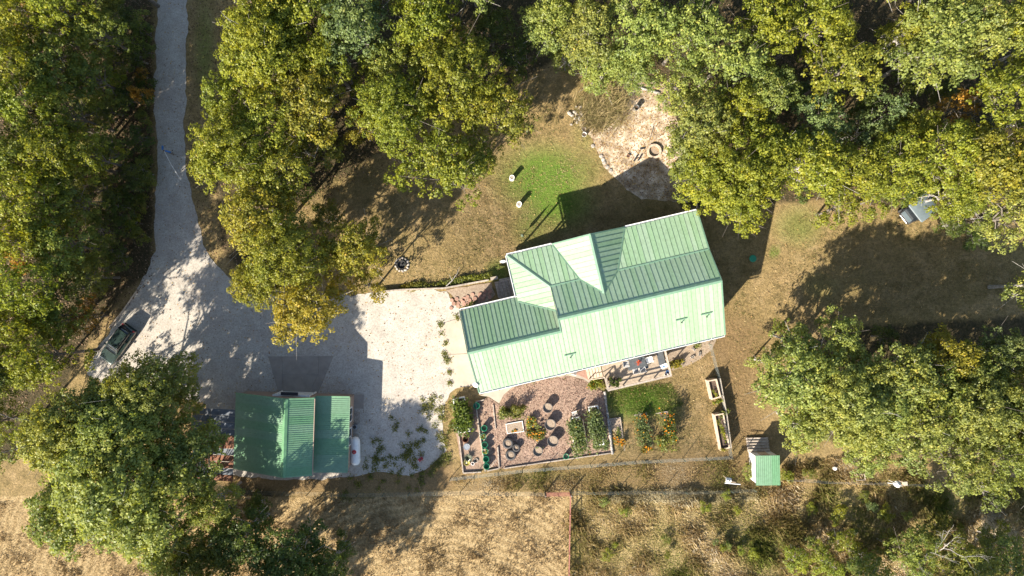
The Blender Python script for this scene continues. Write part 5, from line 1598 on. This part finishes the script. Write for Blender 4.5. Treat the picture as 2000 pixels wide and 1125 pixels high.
M_CAR = pm('dark_green_paint', (.02, .036, .031), (.016, .028, .025), 2, .22)
M_CAR.node_tree.nodes['Principled BSDF'].inputs['Coat Weight'].default_value = .6
M_HOOD = M_CAR
car = thing('parked_car', 'dark green sport utility car parked at the wood edge', 'car', Gw(237, 671), math.atan2(-59, -43))
car.scale = (.87, .89, .9)
loft([(-2.3, .5, .95, .74), (-2.22, .36, 1.04, .86), (-1.6, .3, 1.1, .91), (0, .28, 1.08, .92), (1.0, .3, 1.06, .92), (1.7, .32, 1.0, .9), (2.15, .36, .9, .84), (2.32, .45, .8, .68)], 20, .4).build('body', M_CAR, car, True)
loft([(-2.12, 1.0, 1.12, .76), (-1.95, 1.0, 1.55, .70), (-1.7, 1.0, 1.68, .69), (-.3, 1.0, 1.72, .70), (.15, 1.0, 1.68, .69), (.95, 1.0, 1.1, .74)], 20, .45).build('cabin', M_GLASS, car, True)
MB().box((-.83, 0, 1.715), (1.95, 1.12, .045)).build('roof', M_CAR, car)
for sy in (-.6, .6):
    MB().tube([(-1.75, sy, 1.72), (-1.6, sy, 1.78), (0, sy, 1.79), (.12, sy, 1.72)], .025, 6).build('roof_rail', M_DARKMETAL, car)
for sy in (-1, 1):
    MB().bar((.92, sy * .7, 1.1), (.1, sy * .63, 1.68), .07, .07).build('pillar', M_CAR, car)
    MB().bar((-2.08, sy * .7, 1.1), (-1.75, sy * .62, 1.66), .1, .08).build('pillar', M_CAR, car)
    MB().bar((-.75, sy * .73, 1.08), (-.75, sy * .66, 1.66), .06, .06).build('pillar', M_CAR, car)
    MB().box((.62, sy * 1.0, 1.12), (.12, .2, .14)).build('mirror', M_CAR, car)
    MB().box((2.17, sy * .58, .78), (.2, .34, .14)).build('headlight', M_WHITE, car)
    MB().box((-2.24, sy * .68, .95), (.1, .2, .3)).build('taillight', M_RED, car)
    for x_ in (-1.45, 1.42):
        wheel(car, x_, sy * .8, .36, .24)
MB().bar((1.0, 0, 1.085), (2.1, 0, .93), 1.45, .04).build('hood', M_HOOD, car)
MB().box((2.3, 0, .5), (.12, 1.5, .2)).build('bumper', M_DARKMETAL, car)
MB().box((-2.3, 0, .52), (.14, 1.56, .2)).build('bumper', M_CAR, car)
MB().bar((1.02, -.6, 1.1), (1.06, .3, 1.1), .03, .03).build('wiper', M_DARKMETAL, car)

M_UTV = pm('shaded_blue_grey_plastic', (.115, .145, .158), (.095, .12, .13), 2, .5)  # tree shade is put into this colour; the plastic itself is lighter
utv = thing('utility_vehicle', 'boxy utility vehicle with a blue-grey canopy roof under the trees', 'vehicle', Gw(1782, 409), math.atan2(-26, -33) + R_(180) * 0)
loft([(-1.55, .45, .95, .72), (-1.45, .35, 1.02, .78), (0, .3, .8, .8), (.9, .35, .95, .78), (1.45, .42, .92, .7), (1.6, .5, .8, .55)], 16, .4).build('body', M_DARKMETAL, utv, True)
rr_ = loft([(-1.12, 1.98, 2.06, .98), (-1.06, 1.95, 2.1, 1.06), (0, 1.95, 2.13, 1.08), (1.02, 1.95, 2.1, 1.06), (1.1, 1.98, 2.06, .98)], 16, .25)
rr_.build('canopy_roof', M_UTV, utv, True)
for sx, bx in ((.95, 1.15), (-.95, -1.0), (0, 0)):
    for sy in (-1, 1):
        MB().tube([(bx, sy * .74, .85), (sx, sy * .86, 1.97)], .035, 6).build('roll_bar', M_DARKMETAL, utv)
MB().bar((1.18, 0, .95), (.98, 0, 1.93), 1.45, .02, up=(1, 0, 0)).build('windscreen', M_GLASS, utv)
MB().bar((1.0, 0, .97), (1.55, 0, .9), 1.2, .04).build('hood', M_UTV, utv)
for sy in (-.38, .38):
    MB().box((-.25, sy, .95), (.5, .55, .16)).build('seat', M_BLACK, utv)
    MB().bar((-.52, sy, 1.0), (-.66, sy, 1.6), .5, .1, up=(1, 0, 0)).build('seat_back', M_BLACK, utv)
MB().tube([(1.62, -.55, .5), (1.72, -.5, .85), (1.72, .5, .85), (1.62, .55, .5)], .035, 6).build('bumper', M_GALV, utv)
MB().box((-1.3, 0, 1.08), (.75, 1.4, .05)).build('cargo_bed', M_UTV, utv)
for sx in (-1.05, 1.1):
    for sy in (-1, 1):
        wheel(utv, sx, sy * .72, .33, .26)

# dead tree in the south-east corner
dt = thing('dead_tree', 'bare dead tree with pale forked branches above the field edge', 'tree', Gw(1762, 1078))
rdd = random.Random(21)
dmb = MB()
def limb(p, d, l_, r_, depth):
    pts, q = [p], p
    dd = d.copy()
    for i in range(3):
        dd = (dd + Vector((rdd.gauss(0, .16), rdd.gauss(0, .16), rdd.gauss(.02, .08)))).normalized()
        q = q + dd * l_ / 3
        pts.append(q)
    dmb.tube(pts, [r_, r_ * .85, r_ * .7, r_ * .5], 6)
    if depth:
        for k in range(3):
            a = rdd.uniform(.5, .9) * rdd.choice((-1, 1))
            nd = (Matrix.Rotation(a, 3, 'Z') @ dd + Vector((rdd.gauss(0, .25), rdd.gauss(0, .25), rdd.uniform(0, .3)))).normalized()
            limb(pts[rdd.choice((2, 3, 3))], nd, l_ * rdd.uniform(.55, .8), r_ * .5, depth - 1)
dmb.tube([(0, 0, -.3), (.05, .1, 2.0), (.1, .2, 3.6)], [.2, .16, .13], 8)
limb(Vector((.1, .2, 3.5)), Vector((.55, .75, .6)).normalized(), 2.6, .075, 3)
limb(Vector((.1, .2, 3.4)), Vector((-.3, .85, .55)).normalized(), 2.2, .06, 3)
dmb.build('trunk', M_PALEBARK, dt)
# ------------------------------------------------------------------ uncountable growth: meadow, stubble, fallen leaves, weeds
def scatter(poly, n, rng):
    P = np.array(poly, float)
    out = []
    lo, hi = P.min(0), P.max(0)
    while sum(map(len, out)) < n:
        q = rng.uniform(lo, hi, (n * 2, 2))
        out.append(q[poly_sd(q[:, 0], q[:, 1], poly) > 0])
    q = np.concatenate(out)[:n]
    x, y = (q[:, 0] - 1000) * M_PX, (562.5 - q[:, 1]) * M_PX
    for _ in range(3):
        z = gz(x, y)
        k = (CAM_H - z) / CAM_H * M_PX
        x, y = (q[:, 0] - 1000) * k, (562.5 - q[:, 1]) * k
    return x, y, gz(x, y)

def blade_field(name, poly, n, hfun, wd, mat, rng, lean, label, tuft=7, spread=.16):
    x, y, z = scatter(poly, n // tuft, rng)
    tone = np.array([noise.noise((a * .22, b_ * .22, 3.1)) for a, b_ in zip(x, y)])
    hn = np.array([noise.noise((a * .5, b_ * .5, 9.7)) for a, b_ in zip(x, y)])
    hmul = np.repeat(hfun(hn), tuft)
    x, y, z = np.repeat(x, tuft), np.repeat(y, tuft), np.repeat(z, tuft)
    tone = np.repeat(tone + rng.normal(size=len(tone)) * .12, tuft)
    m = len(x)
    x = x + rng.normal(size=m) * spread; y = y + rng.normal(size=m) * spread
    ang = rng.uniform(0, 2 * np.pi, m)
    hh = hmul * rng.uniform(.6, 1.2, m)
    ln = lean * hh * rng.uniform(.3, 1.2, m)
    dx, dy = np.cos(ang), np.sin(ang)
    sx, sy = -dy * wd, dx * wd
    a = np.stack([x - sx, y - sy, z - .02], -1); b_ = np.stack([x + sx, y + sy, z - .02], -1)
    c = np.stack([x + dx * ln * .4 + sx, y + dy * ln * .4 + sy, z + hh * .7], -1)
    t = np.stack([x + dx * ln, y + dy * ln, z + hh * .9], -1)
    V = np.stack([a, b_, c, t], 1).reshape(-1, 3)
    Q = np.arange(4 * m).reshape(m, 4)
    o = bpy.data.objects.new(name, fast_mesh(name, V, Q, mat, {'lv': np.clip(.5 + tone * .75 + rng.normal(size=m) * .13, 0, 1)}))
    C.objects.link(o)
    return tag(o, label, None, None, 'stuff')

rngs = np.random.default_rng(77)
M_MEADOW = ramp_attr_material('meadow_blade', [(0, (.17, .2, .035)), (.3, (.29, .25, .085)), (.6, (.48, .36, .17)), (.8, (.6, .46, .25)), (1, (.7, .62, .46))], transl=.35)
M_STUBBLE = ramp_attr_material('stubble', [(0, (.2, .14, .06)), (.5, (.37, .265, .13)), (1, (.52, .4, .23))], transl=.2)
blade_field('meadow_grass', [(1113, 962), (1300, 958), (1470, 957), (1810, 955), (2060, 945), (2060, 1180), (1113, 1180)], 115000, lambda h: np.clip(.24 + h * .42, .07, .6), .026, M_MEADOW, rngs, 1.7, 'tall dry weeds and grasses of the uncut field')
blade_field('hay_stubble', [(-40, 985), (300, 968), (700, 975), (860, 960), (1108, 963), (1107, 1170), (-40, 1170)], 60000, lambda h: np.clip(.13 + h * .2, .06, .3), .02, M_STUBBLE, rngs, 1.3, 'cut pale stubble and loose hay on the mown field', 6, .13)
blade_field('fence_grass', [(880, 936), (1020, 921), (1240, 904), (1430, 896), (1470, 956), (1300, 957), (1113, 960), (900, 958)], 15000, lambda h: np.clip(.13 + h * .3, .05, .45), .018, M_MEADOW, rngs, .8, 'rough uncut grass between the garden and field fences')
M_PALEB = ramp_attr_material('pale_blade', [(0, (.34, .29, .15)), (.5, (.55, .47, .28)), (1, (.7, .64, .48))], transl=.3)
blade_field('pale_grass', [(1190, 961), (1470, 958), (1480, 972), (1380, 980), (1190, 974)], 7000, lambda h: np.clip(.35 + h * .4, .15, .7), .02, M_PALEB, rngs, 1.2, 'pale bleached grass along the field fence')
blade_field('yard_weeds', [(1530, 905), (1640, 895), (1800, 900), (1810, 950), (1530, 952)], 9000, lambda h: np.clip(.24 + h * .6, .05, .7), .02, M_MEADOW, rngs, .8, 'rough weeds beyond the small shed')
M_LAWNB = ramp_attr_material('lawn_blade', [(0, (.085, .12, .022)), (.4, (.22, .185, .07)), (.7, (.34, .26, .125)), (1, (.45, .345, .2))], transl=.2)
LAWN = [(1055, 140), (1130, 120), (1150, 260), (1215, 345), (1260, 390), (1340, 415), (1420, 520), (1600, 400), (1900, 440), (2020, 560), (1700, 620), (1500, 640), (1480, 760), (1500, 870), (1440, 900),
        (1425, 880), (1400, 660), (1415, 655), (1300, 700), (1310, 735), (1190, 760), (1200, 884), (1430, 885), (1420, 640), (1410, 550), (1380, 480), (1340, 415), (1220, 445), (990, 497), (980, 540), (780, 560), (640, 520), (590, 400), (680, 300), (900, 420), (1000, 300)]
blade_field('lawn_grass', LAWN, 70000, lambda h: np.clip(.075 + h * .06, .03, .14), .014, M_LAWNB, rngs, 1.2, 'short dry lawn grass around the house', 5, .1)
M_GREENB = ramp_attr_material('green_blade', [(0, (.085, .155, .02)), (.6, (.16, .245, .034)), (1, (.26, .28, .07))], transl=.25)
blade_field('watered_grass', [(1186, 768), (1240, 758), (1310, 748), (1335, 790), (1290, 808), (1230, 808), (1192, 804)], 13000, lambda h: np.clip(.07 + h * .05, .03, .13), .014, M_GREENB, rngs, 1.0, 'fresh green watered grass below the deck', 5, .08)

def leaf_litter(name, poly, n, size, mat, label, lift=.05, dens=None):
    x, y, z = scatter(poly, n, rngs)
    P = np.column_stack([x, y, z + lift])
    N = rngs.normal(size=(n, 3)) * .25 + np.array([0, 0, 1])
    N /= np.linalg.norm(N, axis=1, keepdims=True)
    V, Q = leaf_quads(P, N, size, rngs, .7)
    o = bpy.data.objects.new(name, fast_mesh(name, V, Q, mat, {'lv': rngs.uniform(0, 1, n)}))
    C.objects.link(o)
    return tag(o, label, None, None, 'stuff')
M_DEADLEAF = ramp_attr_material('dead_leaf', [(0, (.05, .03, .015)), (.5, (.12, .075, .04)), (.85, (.2, .125, .07)), (1, (.34, .24, .16))])
M_FALLEN = ramp_attr_material('fallen_leaf', [(0, (.10, .05, .025)), (.35, (.24, .13, .06)), (.7, (.40, .25, .08)), (1, (.5, .38, .2))])
leaf_litter('fallen_leaves', LAWN, 2600, .1, M_FALLEN, 'yellow and brown leaves fallen on the lawn', .09)
leaf_litter('gravel_leaves', [(310, 0), (360, 0), (362, 300), (470, 570), (700, 578), (880, 570), (900, 640), (870, 760), (850, 930), (600, 950), (300, 760), (230, 640), (306, 480)], 1500, .13, M_FALLEN, 'scattered brown leaves on the gravel', .05)
leaf_litter('mulch_chips', MULCH, 5000, .11, ramp_attr_material('bark_chip', [(0, (.09, .045, .03)), (.5, (.24, .145, .105)), (1, (.42, .29, .22))]), 'loose bark chips on the garden mulch', .05)
leaf_litter('sand_litter', SAND, 3000, .13, M_FALLEN, 'dead leaves blown over the sand', .05)
for nm, pl_, n_, lb in (('west_leaf_litter', [(-60, -60), (304, -60), (302, 540), (200, 650), (-60, 900)], 16000, 'brown leaf litter on the floor of the western woods'),
                        ('north_leaf_litter', [(370, -60), (1110, -60), (1090, 120), (900, 260), (560, 430), (470, 550), (400, 490), (368, 300)], 9000, 'brown leaf litter under the oaks north of the house'),
                        ('east_leaf_litter', [(1060, -60), (2060, -60), (2060, 430), (1800, 430), (1640, 390), (1330, 400), (1290, 180), (1150, 120)], 14000, 'brown leaf litter in the north-eastern woods')):
    leaf_litter(nm, pl_, n_, .14, M_DEADLEAF, lb, .05)
# low weeds creeping over the gravel
def weed_patch(name, spots, label, col, seed):
    rng = np.random.default_rng(seed)
    Ps = []
    for px, py, r, n in spots:
        g_ = G(px, py)
        k = max(1, n // 40)
        cc = rng.normal(size=(k, 2)) * r * .55
        pk = rng.integers(0, k, n)
        xy = cc[pk] + rng.normal(size=(n, 2)) * .16
        Ps.append(np.column_stack([g_.x + xy[:, 0], g_.y + xy[:, 1], np.full(n, g_.z) + rng.uniform(.04, .2, n)]))
    P = np.concatenate(Ps)
    N = rng.normal(size=P.shape) * .4 + np.array([0, 0, 1])
    N /= np.linalg.norm(N, axis=1, keepdims=True)
    V, Q = leaf_quads(P, N, .13, rng)
    o = bpy.data.objects.new(name, fast_mesh(name, V, Q, M_LEAF, {'lv': np.clip(.45 + rng.normal(size=len(P)) * .2, 0, 1)}))
    o.color = (*COL[col], 1)
    C.objects.link(o)
    return tag(o, label, None, None, 'stuff')
weed_patch('gravel_weeds', [(835, 800, 1.1, 360), (860, 815, 1.2, 420), (865, 860, 1.0, 340), (820, 850, .8, 240), (875, 785, .8, 240), (870, 890, .7, 260), (885, 835, .6, 200), (860, 905, .7, 240), (845, 780, .6, 160)], 'low weeds creeping over the sunny gravel by the garden', 'md', 1)
weed_patch('shaded_weeds', [(790, 880, 1.3, 420), (760, 900, 1.6, 520), (800, 920, 1.5, 480), (740, 860, .9, 200), (720, 930, 1.4, 420), (830, 930, 1.2, 360), (770, 840, .9, 160), (815, 870, .7, 160), (690, 945, 1.2, 300)], 'low weeds over the shaded gravel south of the garage', 'md', 2)
weed_patch('pad_weeds', [(868, 690, .4, 120), (871, 705, .35, 110), (874, 725, .3, 80), (868, 668, .25, 60), (880, 745, .4, 90), (862, 630, .35, 90), (893, 622, .5, 90), (861, 652, .2, 40)], 'weeds growing along the edge of the concrete pad', 'md', 3)
weed_patch('house_border_weeds', [(960 + i * 16, 756 - i * 3.4, .25, 40) for i in range(11)], 'small weeds along the foot of the south wall', 'g', 4)
